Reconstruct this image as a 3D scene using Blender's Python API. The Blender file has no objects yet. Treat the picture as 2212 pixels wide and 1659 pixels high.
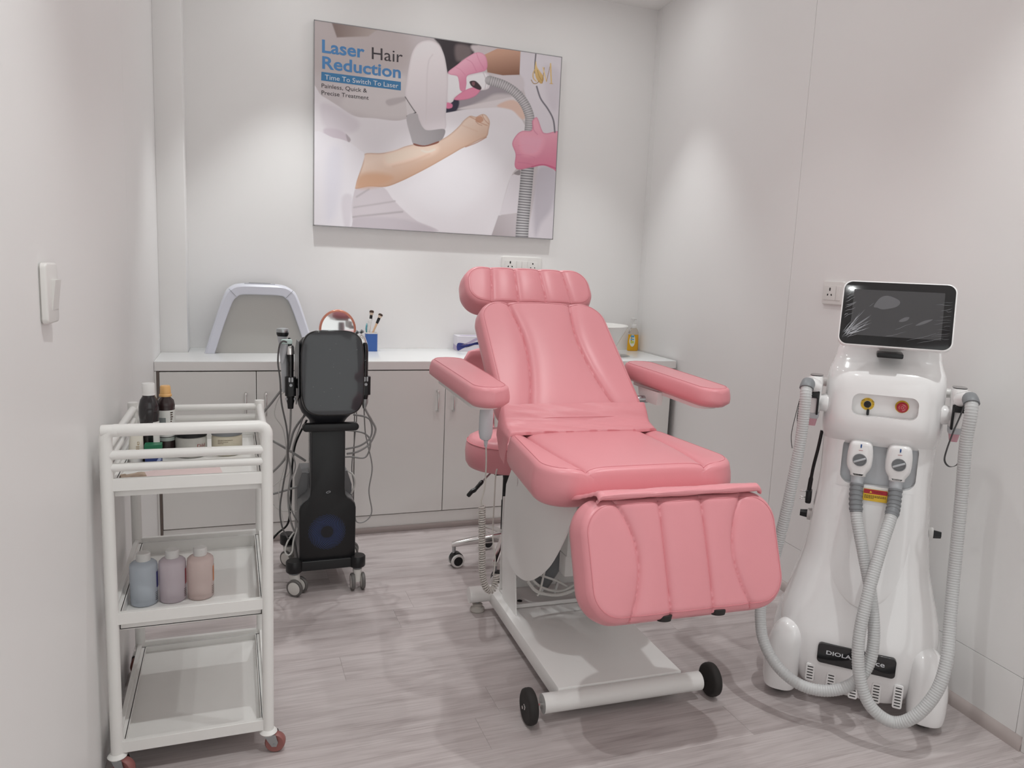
import bpy, bmesh, math, random
import numpy as np
from mathutils import Vector, Matrix

random.seed(7)
SC = bpy.context.scene
COL = SC.collection
PI = math.pi

# ------------------------------------------------------------------ camera
cam_d = bpy.data.cameras.new('camera')
cam_d.sensor_width = 36.0
cam_d.lens = 36.0 * 1635.8 / 2212.0
cam_d.clip_start = 0.02
cam = bpy.data.objects.new('camera', cam_d)
COL.objects.link(cam)
def camera_axes(pitch, roll, yaw):
    cy, sy, cp, sp, cr, sr = math.cos(yaw), math.sin(yaw), math.cos(pitch), math.sin(pitch), math.cos(roll), math.sin(roll)
    Rz = np.array([[cy, -sy, 0], [sy, cy, 0], [0, 0, 1]])
    B = np.array([[1, 0, 0], [0, 0, -1], [0, 1, 0]], float)
    Rx = np.array([[1, 0, 0], [0, cp, -sp], [0, sp, cp]])
    Rr = np.array([[cr, -sr, 0], [sr, cr, 0], [0, 0, 1]])
    return Rr @ Rx @ B @ Rz
_R = camera_axes(0.150097, 0.043445, 0.357252)
_m = Matrix.Identity(4)
for i in range(3):
    _m[i][0] = _R[0][i]; _m[i][1] = -_R[1][i]; _m[i][2] = -_R[2][i]
_m[0][3], _m[1][3], _m[2][3] = 0.0, 0.0, 1.3
cam.matrix_world = _m
SC.camera = cam

# ------------------------------------------------------------------ light and exposure
SC.view_settings.view_transform = 'Standard'
SC.view_settings.look = 'None'
SC.view_settings.gamma = 1.0
SC.view_settings.use_curve_mapping = False
SC.view_settings.exposure = 0.15
world = bpy.data.worlds.new('world'); SC.world = world
world.use_nodes = True
world.node_tree.nodes['Background'].inputs[0].default_value = (0.98, 1.0, 0.98, 1)
world.node_tree.nodes['Background'].inputs[1].default_value = 0.95  # uniform fill light, enters the room by the opening added behind the camera
CEIL = 2.81
# x, y, beam watts, cone degrees, blend
LAMPS = [(0.30, 3.62, 40, 68, 0.6), (1.84, 3.53, 31, 66, 0.7), (0.28, 1.05, 38, 98, 0.75), (1.75, 1.05, 46, 102, 0.75), (0.55, 2.40, 16, 84, 0.8), (1.45, 2.40, 16, 84, 0.8), (1.08, 3.60, 36, 68, 0.6)]
SPILL_W = 1.0
LIGHT_COL = (0.955, 0.992, 0.985)

# ------------------------------------------------------------------ materials
def lin(c):
    return tuple((v / 255 / 12.92) if v / 255 <= 0.04045 else ((v / 255 + 0.055) / 1.055) ** 2.4 for v in c)
MATS = {}
def mat(name, srgb, rough=0.5, metal=0.0, spec=0.5, coat=0.0, trans=0.0, alpha=1.0, bump=0.0, bscale=200.0, var=0.0, vscale=6.0, emit=0.0, ior=1.45, sss=0.0):
    if name in MATS: return MATS[name]
    m = bpy.data.materials.new(name); m.use_nodes = True
    nt = m.node_tree; p = nt.nodes['Principled BSDF']
    c = lin(srgb) + (1,)
    p.inputs['Base Color'].default_value = c
    p.inputs['Roughness'].default_value = rough
    p.inputs['Metallic'].default_value = metal
    p.inputs['Specular IOR Level'].default_value = spec
    p.inputs['Coat Weight'].default_value = coat
    p.inputs['Coat Roughness'].default_value = 0.06
    p.inputs['Transmission Weight'].default_value = trans
    p.inputs['IOR'].default_value = ior
    p.inputs['Alpha'].default_value = alpha
    if emit:
        p.inputs['Emission Color'].default_value = c; p.inputs['Emission Strength'].default_value = emit
    if var or bump:
        tc = nt.nodes.new('ShaderNodeTexCoord')
    if var:
        n = nt.nodes.new('ShaderNodeTexNoise'); n.inputs['Scale'].default_value = vscale; n.inputs['Detail'].default_value = 4
        nt.links.new(tc.outputs['Object'], n.inputs['Vector'])
        mx = nt.nodes.new('ShaderNodeMix'); mx.data_type = 'RGBA'
        mx.inputs['A'].default_value = tuple(v * (1 - var) for v in c[:3]) + (1,)
        mx.inputs['B'].default_value = tuple(min(1, v * (1 + var)) for v in c[:3]) + (1,)
        nt.links.new(n.outputs['Fac'], mx.inputs['Factor']); nt.links.new(mx.outputs['Result'], p.inputs['Base Color'])
    if bump:
        n2 = nt.nodes.new('ShaderNodeTexNoise'); n2.inputs['Scale'].default_value = bscale; n2.inputs['Detail'].default_value = 3
        nt.links.new(tc.outputs['Object'], n2.inputs['Vector'])
        b = nt.nodes.new('ShaderNodeBump'); b.inputs['Strength'].default_value = bump; b.inputs['Distance'].default_value = 0.002
        nt.links.new(n2.outputs['Fac'], b.inputs['Height']); nt.links.new(b.outputs['Normal'], p.inputs['Normal'])
    MATS[name] = m
    return m

WALL = mat('wall_paint', (244, 242, 241), 0.45, var=0.012, vscale=2.5, bump=0.03, bscale=60, spec=0.35)
CEILM = mat('ceiling_paint', (245, 243, 241), 0.7, var=0.01)
CEDGE = mat('skirting_vinyl', (180, 168, 165), 0.5, var=0.05, vscale=20)
LAMW = mat('white_laminate', (228, 228, 228), 0.22, var=0.01, spec=0.5)
LAMD = mat('door_laminate', (242, 240, 237), 0.35, var=0.012)
LAMEDGE = mat('laminate_edge', (248, 245, 243), 0.3, var=0.01)
DARKGAP = mat('carcass_edge', (120, 108, 102), 0.6, var=0.05)
CHROME = mat('chrome', (228, 227, 226), 0.12, metal=1.0, var=0.02)
STEEL = mat('zinc_steel', (176, 180, 182), 0.32, metal=1.0, var=0.05, vscale=40)
PINK = mat('pink_vinyl', (225, 149, 156), 0.33, spec=0.42, var=0.015, vscale=9, bump=0.10, bscale=420)
PINKD = mat('pink_vinyl_seam', (214, 132, 140), 0.5, var=0.01)
WENAM = mat('white_enamel', (238, 236, 234), 0.35, var=0.015, vscale=10)
GENAM = mat('grey_enamel', (242, 240, 238), 0.4, var=0.02, vscale=12)
WPLAST = mat('white_plastic', (230, 228, 226), 0.3, var=0.006)
GLOSSW = mat('gloss_white_shell', (244, 242, 242), 0.16, coat=0.7, var=0.005)
RUBBER = mat('black_rubber', (44, 41, 40), 0.7, var=0.15, vscale=30)
BLACK = mat('black_plastic', (24, 24, 26), 0.35, var=0.05)
BLACKG = mat('black_gloss', (18, 18, 21), 0.12, coat=0.6, var=0.02)
CHAR = mat('charcoal_shell', (40, 41, 45), 0.42, var=0.04)
GREYSH = mat('grey_shell', (112, 112, 114), 0.35, metal=0.2, var=0.03)
GREYP = mat('grey_plastic', (128, 130, 133), 0.45, var=0.02)
LGREY = mat('light_grey_plastic', (196, 198, 202), 0.35, var=0.01)
HOSE = mat('hose_grey', (196, 196, 196), 0.34, var=0.01, spec=0.5)
CABLE = mat('cable_grey', (150, 148, 147), 0.45, var=0.03)
CABLEW = mat('cable_white', (214, 212, 208), 0.45, var=0.02)
TROL = mat('trolley_paint', (238, 236, 233), 0.35, var=0.02, vscale=14, bump=0.06, bscale=70)

# ------------------------------------------------------------------ mesh helpers
def spline(pts, n=8, closed=False):
    P = [Vector(p) for p in pts]; out = []
    N = len(P)
    rng = range(N) if closed else range(N - 1)
    for i in rng:
        if closed: p0, p1, p2, p3 = P[(i - 1) % N], P[i], P[(i + 1) % N], P[(i + 2) % N]
        else: p0, p1, p2, p3 = P[max(i - 1, 0)], P[i], P[i + 1], P[min(i + 2, N - 1)]
        for k in range(n):
            t = k / n
            out.append(0.5 * ((2 * p1) + (p2 - p0) * t + (2 * p0 - 5 * p1 + 4 * p2 - p3) * t * t + (3 * p1 - p0 - 3 * p2 + p3) * t ** 3))
    if not closed: out.append(P[-1])
    return out

def resample(pts, step):
    pts = [Vector(p) for p in pts]
    L = [0.0]
    for a, b in zip(pts, pts[1:]): L.append(L[-1] + (b - a).length)
    n = max(2, int(L[-1] / step) + 1); out = []; j = 0
    for i in range(n):
        s = L[-1] * i / (n - 1)
        while j < len(L) - 2 and L[j + 1] < s: j += 1
        t = (s - L[j]) / max(1e-9, L[j + 1] - L[j])
        out.append(pts[j].lerp(pts[j + 1], t))
    return out

def rrect(w, h, r, n=6, cx=0, cy=0):
    o = []
    r = min(r, w / 2 - 1e-4, h / 2 - 1e-4)
    for (sx, sy, a0) in ((1, 1, 0), (-1, 1, 90), (-1, -1, 180), (1, -1, 270)):
        for k in range(n + 1):
            a = math.radians(a0 + 90 * k / n)
            o.append((cx + sx * (w / 2 - r) + r * math.cos(a), cy + sy * (h / 2 - r) + r * math.sin(a)))
    return o

def circ(r, n=24, cx=0, cy=0):
    return [(cx + r * math.cos(2 * PI * k / n), cy + r * math.sin(2 * PI * k / n)) for k in range(n)]

def frame(o, ex, ey):
    """matrix with x axis ex, y axis ey, z axis ex x ey at origin o"""
    ex = Vector(ex).normalized(); ey = Vector(ey); ez = ex.cross(ey).normalized(); ey = ez.cross(ex)
    M = Matrix.Identity(4)
    for i in range(3): M[i][0] = ex[i]; M[i][1] = ey[i]; M[i][2] = ez[i]; M[i][3] = o[i]
    return M
FRONT = lambda o: frame(o, (1, 0, 0), (0, 0, 1))         # local x right, y up, z towards -Y (viewer)

class MB:
    def __init__(s): s.v = []; s.f = []
    def add(s, vs, fs, M=None):
        b = len(s.v)
        for p in vs:
            p = Vector(p)
            if M is not None: p = M @ p
            s.v.append(p)
        for f in fs: s.f.append([b + i for i in f])
        return s
    def box(s, x0, x1, y0, y1, z0, z1, bev=0.0, M=None, seg=2):
        bm = bmesh.new()
        vs = [bm.verts.new(p) for p in ((x0, y0, z0), (x1, y0, z0), (x1, y1, z0), (x0, y1, z0), (x0, y0, z1), (x1, y0, z1), (x1, y1, z1), (x0, y1, z1))]
        for f in ((3, 2, 1, 0), (4, 5, 6, 7), (0, 1, 5, 4), (1, 2, 6, 5), (2, 3, 7, 6), (3, 0, 4, 7)): bm.faces.new([vs[i] for i in f])
        if bev > 0:
            bmesh.ops.bevel(bm, geom=list(bm.edges), offset=bev, segments=seg, profile=0.5, affect='EDGES', clamp_overlap=True)
        bm.verts.index_update()
        s.add([v.co.copy() for v in bm.verts], [[v.index for v in f.verts] for f in bm.faces], M); bm.free()
        return s
    def rings(s, rings, cap0=True, cap1=True, M=None, closed=False):
        n = len(rings[0]); vs = [p for r in rings for p in r]; fs = []
        R = len(rings)
        for i in range(R if closed else R - 1):
            j = (i + 1) % R
            for k in range(n):
                fs.append([i * n + k, i * n + (k + 1) % n, j * n + (k + 1) % n, j * n + k])
        if not closed:
            if cap0: fs.append(list(range(n - 1, -1, -1)))
            if cap1: fs.append([(R - 1) * n + k for k in range(n)])
        return s.add(vs, fs, M)
    def cyl(s, p0, p1, r0, r1=None, n=20, bev=0.0, M=None):
        r1 = r0 if r1 is None else r1
        p0, p1 = Vector(p0), Vector(p1); d = (p1 - p0); L = d.length; d.normalize()
        a = d.orthogonal().normalized(); b = d.cross(a)
        def ring(t, r): return [p0 + d * t + (a * math.cos(2 * PI * k / n) + b * math.sin(2 * PI * k / n)) * r for k in range(n)]
        if bev: rs = [ring(0, r0 - bev), ring(bev * 0.3, r0 - bev * 0.3), ring(bev, r0), ring(L - bev, r1), ring(L - bev * 0.3, r1 - bev * 0.3), ring(L, r1 - bev)]
        else: rs = [ring(0, r0), ring(L, r1)]
        return s.rings(rs, M=M)
    def tube(s, pts, r, n=8, caps=True, closed=False, M=None, flat=None):
        P = [Vector(p) for p in pts]; N = len(P)
        rad = r if isinstance(r, (list, tuple)) else [r] * N
        def tan(i):
            if closed: return (P[(i + 1) % N] - P[(i - 1) % N]).normalized()
            return (P[min(i + 1, N - 1)] - P[max(i - 1, 0)]).normalized()
        t = tan(0); a = t.orthogonal().normalized(); rs = []
        for i in range(N):
            t = tan(i); a = (a - t * a.dot(t))
            a = a.normalized() if a.length > 1e-6 else t.orthogonal().normalized()
            b = t.cross(a)
            rs.append([P[i] + (a * math.cos(2 * PI * k / n) + b * math.sin(2 * PI * k / n)) * rad[i] for k in range(n)])
        return s.rings(rs, caps, caps, M, closed)
    def lathe(s, prof, n=28, c=(0, 0, 0), M=None):
        c = Vector(c)
        rs = [[c + Vector((max(r, 1e-5) * math.cos(2 * PI * k / n), max(r, 1e-5) * math.sin(2 * PI * k / n), z)) for k in range(n)] for r, z in prof]
        return s.rings(rs, M=M)
    def prism(s, outl, z0, z1, bev=0.0, M=None):
        """outline in xy (counter-clockwise), extruded z0..z1, top edge rounded by bev"""
        n = len(outl); O = [Vector((p[0], p[1])) for p in outl]
        nrm = []
        for i in range(n):
            t = (O[(i + 1) % n] - O[i - 1]); nn = Vector((t.y, -t.x))
            nrm.append(nn.normalized() if nn.length > 1e-9 else Vector((0, 0)))
        def ring(ins, z): return [Vector((O[i].x - nrm[i].x * ins, O[i].y - nrm[i].y * ins, z)) for i in range(n)]
        if bev: rs = [ring(0, z0)] + [ring(bev * (1 - math.cos(a)), z1 - bev * (1 - math.sin(a))) for a in (0, PI / 6, PI / 3, PI / 2)]
        else: rs = [ring(0, z0), ring(0, z1)]
        return s.rings(rs, M=M)
    def sheet(s, grid, M=None):
        R, C = len(grid), len(grid[0]); vs = [p for r in grid for p in r]
        return s.add(vs, [[i * C + j, i * C + j + 1, (i + 1) * C + j + 1, (i + 1) * C + j] for i in range(R - 1) for j in range(C - 1)], M)
    def build(s, name, m, parent=None, angle=38, **props):
        me = bpy.data.meshes.new(name)
        me.from_pydata([tuple(v) for v in s.v], [], s.f)
        me.materials.append(m)
        me.validate()
        bm = bmesh.new(); bm.from_mesh(me)
        bmesh.ops.recalc_face_normals(bm, faces=bm.faces)
        bm.to_mesh(me); bm.free()
        me.polygons.foreach_set('use_smooth', [True] * len(me.polygons))
        me.set_sharp_from_angle(angle=math.radians(angle))
        o = bpy.data.objects.new(name, me); COL.objects.link(o)
        if parent is not None: o.parent = parent
        for k, v in props.items(): o[k] = v
        return o

def thing(name, label, cat, loc=(0, 0, 0), rz=0.0, group=None):
    o = bpy.data.objects.new(name, None); COL.objects.link(o)
    o.empty_display_size = 0.05
    o.location = loc; o.rotation_euler = (0, 0, rz)
    o['label'] = label; o['category'] = cat
    if group: o['group'] = group
    return o
def tag(o, label, cat, group=None):
    o['label'] = label; o['category'] = cat
    if group: o['group'] = group
    return o
def struct(o, label=None):
    o['kind'] = 'structure'
    if label: o['label'] = label
    return o
def cut(o, cutter):
    """carve a recess into a mesh with an exact boolean"""
    md = o.modifiers.new('recess', 'BOOLEAN'); md.operation = 'DIFFERENCE'; md.solver = 'EXACT'; md.object = cutter
    dg = bpy.context.evaluated_depsgraph_get(); dg.update()
    me = bpy.data.meshes.new_from_object(o.evaluated_get(dg))
    o.modifiers.clear(); old = o.data; o.data = me; me.name = o.name
    me.polygons.foreach_set('use_smooth', [True] * len(me.polygons)); me.set_sharp_from_angle(angle=math.radians(35))
    bpy.data.objects.remove(cutter); bpy.data.meshes.remove(old)

_tc = {}
def text_geo(s, bold=0.0):
    """text as flat triangles, baseline at y=0, width normalised later"""
    if (s, bold) in _tc: return _tc[(s, bold)]
    cu = bpy.data.curves.new('lettering', 'FONT'); cu.body = s; cu.size = 1.0; cu.offset = bold; cu.resolution_u = 3
    o = bpy.data.objects.new('lettering', cu); COL.objects.link(o)
    dg = bpy.context.evaluated_depsgraph_get()
    me = bpy.data.meshes.new_from_object(o.evaluated_get(dg))
    vs = [v.co.copy() for v in me.vertices]; fs = [list(p.vertices) for p in me.polygons]
    bpy.data.objects.remove(o); bpy.data.curves.remove(cu); bpy.data.meshes.remove(me)
    _tc[(s, bold)] = (vs, fs); return vs, fs
def add_text(mb, s, M, width=None, height=None, bold=0.0, cap=0.73, z=0.0):
    vs, fs = text_geo(s, bold)
    x0 = min(v.x for v in vs); x1 = max(v.x for v in vs)
    sy = (height / cap) if height else None
    sx = (width / (x1 - x0)) if width else sy
    if sy is None: sy = sx
    mb.add([(v.x * sx - x0 * sx, v.y * sy, z) for v in vs], fs, M)

# ------------------------------------------------------------------ room shell
BACK = 4.09
XL = -0.317
def xr(y): return 2.118 + 0.0757 * (y - 1.354)
Y0 = -0.75

def floor_material():
    m = bpy.data.materials.new('grey_oak_vinyl'); m.use_nodes = True
    nt = m.node_tree; p = nt.nodes['Principled BSDF']; L = nt.links.new
    tc = nt.nodes.new('ShaderNodeTexCoord'); oi = nt.nodes.new('ShaderNodeObjectInfo')
    mul = nt.nodes.new('ShaderNodeMath'); mul.operation = 'MULTIPLY'; mul.inputs[1].default_value = 37.0; L(oi.outputs['Random'], mul.inputs[0])
    cmb = nt.nodes.new('ShaderNodeCombineXYZ'); L(mul.outputs[0], cmb.inputs[0]); L(mul.outputs[0], cmb.inputs[1])
    add = nt.nodes.new('ShaderNodeVectorMath'); add.operation = 'ADD'; L(tc.outputs['Object'], add.inputs[0]); L(cmb.outputs[0], add.inputs[1])
    def noise(scale, sc, detail, dist=0.0):
        mp = nt.nodes.new('ShaderNodeMapping'); mp.inputs['Scale'].default_value = sc; L(add.outputs[0], mp.inputs['Vector'])
        n = nt.nodes.new('ShaderNodeTexNoise'); n.inputs['Scale'].default_value = scale; n.inputs['Detail'].default_value = detail
        n.inputs['Distortion'].default_value = dist; L(mp.outputs[0], n.inputs['Vector']); return n
    n1 = noise(3.0, (0.9, 9, 1), 5, 0.6); n2 = noise(14, (0.5, 14, 1), 4, 0.2); n3 = noise(2.2, (1.3, 5, 1), 3, 1.2)
    r1 = nt.nodes.new('ShaderNodeValToRGB')
    e = r1.color_ramp.elements
    e[0].position = 0.28; e[0].color = lin((174, 163, 162)) + (1,)
    e[1].position = 0.72; e[1].color = lin((204, 195, 194)) + (1,)
    x = e.new(0.48); x.color = lin((193, 183, 182)) + (1,)
    L(n1.outputs['Fac'], r1.inputs[0])
    r2 = nt.nodes.new('ShaderNodeValToRGB'); e = r2.color_ramp.elements
    e[0].position = 0.28; e[0].color = (0.82, 0.80, 0.80, 1); e[1].position = 0.55; e[1].color = (1.03, 1.03, 1.03, 1)
    L(n2.outputs['Fac'], r2.inputs[0])
    mx = nt.nodes.new('ShaderNodeMix'); mx.data_type = 'RGBA'; mx.blend_type = 'MULTIPLY'; mx.inputs['Factor'].default_value = 0.85
    L(r1.outputs[0], mx.inputs['A']); L(r2.outputs[0], mx.inputs['B'])
    r3 = nt.nodes.new('ShaderNodeValToRGB'); e = r3.color_ramp.elements
    e[0].position = 0.25; e[0].color = (0.80, 0.79, 0.79, 1); e[1].position = 0.45; e[1].color = (1, 1, 1, 1)
    L(n3.outputs['Fac'], r3.inputs[0])
    mx2 = nt.nodes.new('ShaderNodeMix'); mx2.data_type = 'RGBA'; mx2.blend_type = 'MULTIPLY'; mx2.inputs['Factor'].default_value = 0.8
    L(mx.outputs['Result'], mx2.inputs['A']); L(r3.outputs[0], mx2.inputs['B'])
    hs = nt.nodes.new('ShaderNodeHueSaturation')
    mr = nt.nodes.new('ShaderNodeMapRange'); mr.inputs['To Min'].default_value = 0.95; mr.inputs['To Max'].default_value = 1.05
    L(oi.outputs['Random'], mr.inputs['Value']); L(mr.outputs[0], hs.inputs['Value']); L(mx2.outputs['Result'], hs.inputs['Color'])
    L(hs.outputs[0], p.inputs['Base Color'])
    p.inputs['Roughness'].default_value = 0.42; p.inputs['Specular IOR Level'].default_value = 0.4
    b = nt.nodes.new('ShaderNodeBump'); b.inputs['Strength'].default_value = 0.12; b.inputs['Distance'].default_value = 0.001
    L(n2.outputs['Fac'], b.inputs['Height']); L(b.outputs['Normal'], p.inputs['Normal'])
    return m
FLOORM = floor_material()
PLW, PLL, GAP = 0.152, 1.22, 0.0003
fl = struct(MB().box(XL - 0.05, 2.45, Y0, BACK + 0.05, -0.06, -0.004).build('floor', mat('floor_bed', (120, 112, 110), 0.8, var=0.05)))
row0 = math.floor((Y0 - 2.088) / PLW)
mesh_cache = {}
r = row0
while 2.088 + r * PLW < BACK:
    ya = max(2.088 + r * PLW, Y0); yb = min(2.088 + (r + 1) * PLW, BACK)
    off = {0: 0.323}.get(r - 1, None)
    off = 0.323 if r == 1 else (0.323 + 0.47 * (r - 1) + 0.13 * ((r * r) % 5))
    x = off % PLL - 2 * PLL
    while x < 2.42:
        xa, xb = max(x, XL), min(x + PLL, xr(BACK) + 0.02)
        if xb - xa > 0.01:
            key = (round(xb - xa, 3), round(yb - ya, 3))
            if key not in mesh_cache:
                w, d = (xb - xa) - GAP, (yb - ya) - GAP
                o = MB().box(-w / 2, w / 2, -d / 2, d / 2, -0.004, 0, bev=0.0003, seg=1).build('plank', FLOORM, fl)
                mesh_cache[key] = o.data
            else:
                o = bpy.data.objects.new('plank', mesh_cache[key]); COL.objects.link(o); o.parent = fl
            o.location = ((xa + xb) / 2, (ya + yb) / 2, 0)
        x += PLL
    r += 1

struct(MB().box(XL - 0.1, 2.5, BACK, BACK + 0.1, -0.05, CEIL + 0.05).build('wall_back', WALL))
wl = struct(MB().box(XL - 0.12, XL - 0.012, Y0 - 0.1, BACK + 0.1, -0.05, CEIL + 0.05).build('wall_left', WALL))
for a, b in ((Y0, 2.797), (2.7985, BACK)):
    MB().box(XL - 0.0125, XL, a, b, 0, CEIL, bev=0.0006, seg=1).build('panel', WALL, wl)
struct(MB().box(XL, -0.199, 3.88, BACK, 0, CEIL, bev=0.002).build('wall_corner', WALL))
M_R = Matrix(((1, 0.0757, 0, 2.118 - 0.0757 * 1.354), (0, 1, 0, 0), (0, 0, 1, 0), (0, 0, 0, 1)))
wr = struct(MB().box(0.012, 0.12, Y0 - 0.1, BACK + 0.1, -0.05, CEIL + 0.05, M=M_R).build('wall_right', WALL))
for a, b in ((Y0, 1.377), (1.3785, 2.628), (2.6295, 4.03), (4.031, BACK)):
    for z0, z1 in ((0.0, 0.2005), (0.202, CEIL)):
        MB().box(0, 0.0125, a, b, z0, z1, bev=0.0006, seg=1, M=M_R).build('panel', WALL, wr)
wf = MB()                                              # front wall, its wide opening added to let world fill light in
wf.box(XL - 0.1, -0.28, Y0 - 0.1, Y0, -0.05, CEIL + 0.05); wf.box(1.75, 2.5, Y0 - 0.1, Y0, -0.05, CEIL + 0.05); wf.box(-0.28, 1.75, Y0 - 0.1, Y0, 2.3, CEIL + 0.05)
struct(wf.build('wall_front', WALL))
struct(MB().box(XL - 0.1, 2.5, Y0 - 0.1, BACK + 0.1, CEIL, CEIL + 0.1).build('ceiling', CEILM))
# quarter-round skirting along the right wall, door jamb close to the camera
sk = MB()
prof = [(0, 0)] + [(-0.022 * math.cos(a), 0.034 * math.sin(a)) for a in [PI / 2 * k / 6 for k in range(7)]]
sk.rings([[Vector((xr(y) + px - 0.0002, y, pz)) for px, pz in prof] for y in (1.345, 3.54)])
struct(sk.build('baseboard_right', CEDGE))
struct(MB().box(xr(1.3) - 0.014, xr(1.3) + 0.006, 1.23, 1.345, 0, 2.15, bev=0.003).build('trim_1', WENAM))
# ------------------------------------------------------------------ recessed downlights (each carries its own light; the middle row is added fill)
LENS = mat('lamp_lens', (255, 250, 244), 0.4, emit=3.0)
names = ['back row above the worktop, by the corner pillar', 'back row above the wash basin', 'front row by the light switch wall', 'front row by the door jamb', 'added fill in a middle row above the black machine', 'added fill in a middle row above the pink headrest', 'back row in front of the poster']
for (lx, ly, watts, cone, blend), where in zip(LAMPS, names):
    t = thing('recessed_downlight', 'round white recessed ceiling downlight, ' + where, 'downlight', (lx, ly, CEIL), group='ceiling downlights')
    MB().lathe([(0.052, -0.0005), (0.072, -0.0005), (0.074, -0.004), (0.06, -0.009), (0.05, -0.008), (0.05, -0.0005)], 32).build('ring', WENAM, t)
    MB().lathe([(0.001, -0.0008), (0.049, -0.0008), (0.049, -0.0025), (0.001, -0.0025)], 32).build('lens', LENS, t)
    sp = bpy.data.lights.new('downlight_beam', 'SPOT'); sp.energy = watts; sp.color = LIGHT_COL
    sp.spot_size = math.radians(cone); sp.spot_blend = blend; sp.shadow_soft_size = 0.022
    so = bpy.data.objects.new('downlight_beam', sp); COL.objects.link(so); so.parent = t; so.location = (0, 0, -0.03)
    ar = bpy.data.lights.new('downlight_spill', 'AREA'); ar.shape = 'DISK'; ar.size = 0.09; ar.energy = SPILL_W; ar.color = LIGHT_COL
    ao = bpy.data.objects.new('downlight_spill', ar); COL.objects.link(ao); ao.parent = t; ao.location = (0, 0, -0.012)

# ------------------------------------------------------------------ worktop and cabinets
CF, CT = 3.54, 0.845
ct = MB()
out = [(XL + 0.001, CF), (2.272, CF), (xr(BACK) - 0.004, BACK - 0.001), (-0.198, BACK - 0.001), (-0.198, 3.879), (XL + 0.001, 3.879)]
ct.prism(out, CT - 0.041, CT, bev=0.0015)
c = ct.build('countertop', LAMW, angle=30)
tag(c, 'long white laminate worktop along the back wall', 'worktop')
e = MB().box(XL + 0.002, 2.271, CF - 0.0012, CF, CT - 0.04, CT - 0.002, bev=0.0004, seg=1).build('edge_band', LAMEDGE, c)

def cabinet(x0, xm, x1, label, h1, h2):
    t = thing('base_cabinet', label, 'cabinet', ((x0 + x1) / 2, CF, 0), group='double-door base cabinets under the worktop')
    ox = -(x0 + x1) / 2
    b = MB()
    b.box(x0 + ox, x1 + ox, 0.022, 0.335, 0.0, CT - 0.043)
    if x0 < -0.2: b.box(-0.3088 + ox, x0 + ox, 0.004, 0.335, 0.0, CT - 0.043)
    b.build('body', DARKGAP, t)
    MB().box(x0 + ox, x1 + ox, 0.008, 0.022, 0.003, 0.086, bev=0.0008, seg=1).build('plinth', LAMD, t)
    for a, bb, hx in ((x0, xm, h1), (xm, x1, h2)):
        d = MB().box(a + ox + 0.0017, bb + ox - 0.0017, 0.0, 0.019, 0.092, CT - 0.046, bev=0.0012, seg=1).build('door', LAMD, t)
        if hx is not None:
            pts = [(hx + ox, 0.002, 0.600), (hx + ox, -0.016, 0.600), (hx + ox, -0.024, 0.608), (hx + ox, -0.026, 0.65), (hx + ox, -0.024, 0.694), (hx + ox, -0.016, 0.702), (hx + ox, 0.002, 0.702)]
            MB().tube(spline(pts, 5), 0.0058, 10).build('handle', CHROME, d)
    return t
cabinet(-0.298, 0.0985, 0.536, 'grey-white double cabinet under the worktop beside the left wall', 0.053, 0.139)
cabinet(0.537, 0.976, 1.414, 'grey-white double cabinet behind the black machine and pink chair', 0.935, 1.016)
cabinet(1.415, 1.832, 2.252, 'grey-white double cabinet by the right wall, under the wash basin', 1.79, 1.874)
tb = MB(); tb.box(XL + 0.0005, -0.309, CF, CF + 0.33, 0, CT - 0.043)
struct(tb.build('trim_2', LAMD))
tb = MB(); tb.box(2.253, 2.262, CF + 0.02, CF + 0.53, 0, CT - 0.043)
struct(tb.build('trim_3', DARKGAP))
tb = MB(); tb.box(XL + 0.001, 2.24, CF - 0.001, CF + 0.007, 0.0, 0.028, bev=0.002)
struct(tb.build('baseboard_back', CEDGE))

# ------------------------------------------------------------------ things on the worktop
Z = CT + 0.0005
# arched light therapy dome
t = thing('light_therapy_dome', 'white arched light therapy panel standing at the left end of the worktop', 'beauty device', (0.133, 3.83, Z))
outer = spline([(-0.258, 0.0), (-0.215, 0.14), (-0.172, 0.268), (-0.145, 0.308), (-0.10, 0.328), (0.0, 0.331), (0.10, 0.328), (0.145, 0.308), (0.172, 0.268), (0.215, 0.14), (0.258, 0.0)], 6)
inner = spline([(0.212, 0.0), (0.172, 0.13), (0.132, 0.24), (0.112, 0.268), (0.085, 0.281), (0.0, 0.283), (-0.085, 0.281), (-0.112, 0.268), (-0.132, 0.24), (-0.172, 0.13), (-0.212, 0.0)], 6)
DOMEW = mat('dome_white', (226, 227, 238), 0.3, var=0.006)
n = len(outer); o2 = [Vector((p.x, p.y)) for p in outer]; i2 = [Vector((p.x, p.y)) for p in reversed(inner)]
sh = MB(); rs = []
for k in range(n):
    o, i = o2[k], i2[k]; mid = (o - i).normalized()
    ring = []
    for (u, yy) in ((0.0, 0.004), (0.08, 0.0), (0.78, 0.0), (0.93, 0.006), (1.0, 0.02), (1.0, 0.19), (0.9, 0.20), (0.1, 0.20), (0.0, 0.19)):
        q = i.lerp(o, u); ring.append(Vector((q.x, yy, q.y)))
    rs.append(ring)
sh.rings(rs); sh.build('shell', DOMEW, t, angle=30)
pn = MB(); pn.prism([(p.x * 0.995, p.y) for p in inner], -0.004, 0.004, M=frame((0, 0.03, 0), (1, 0, 0), (0, 0, 1)))
pn.build('light_panel', mat('dome_panel', (196, 194, 190), 0.42, var=0.01), t)
MB().box(-0.075, 0.065, 0.05, 0.12, 0.328, 0.335, bev=0.002).build('vent_plate', mat('dome_grey', (190, 190, 196), 0.4, var=0.01), t)
MB().box(-0.055, 0.045, 0.065, 0.105, 0.3345, 0.3365, bev=0.0008, seg=1).build('control_strip', GREYP, t)
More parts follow.
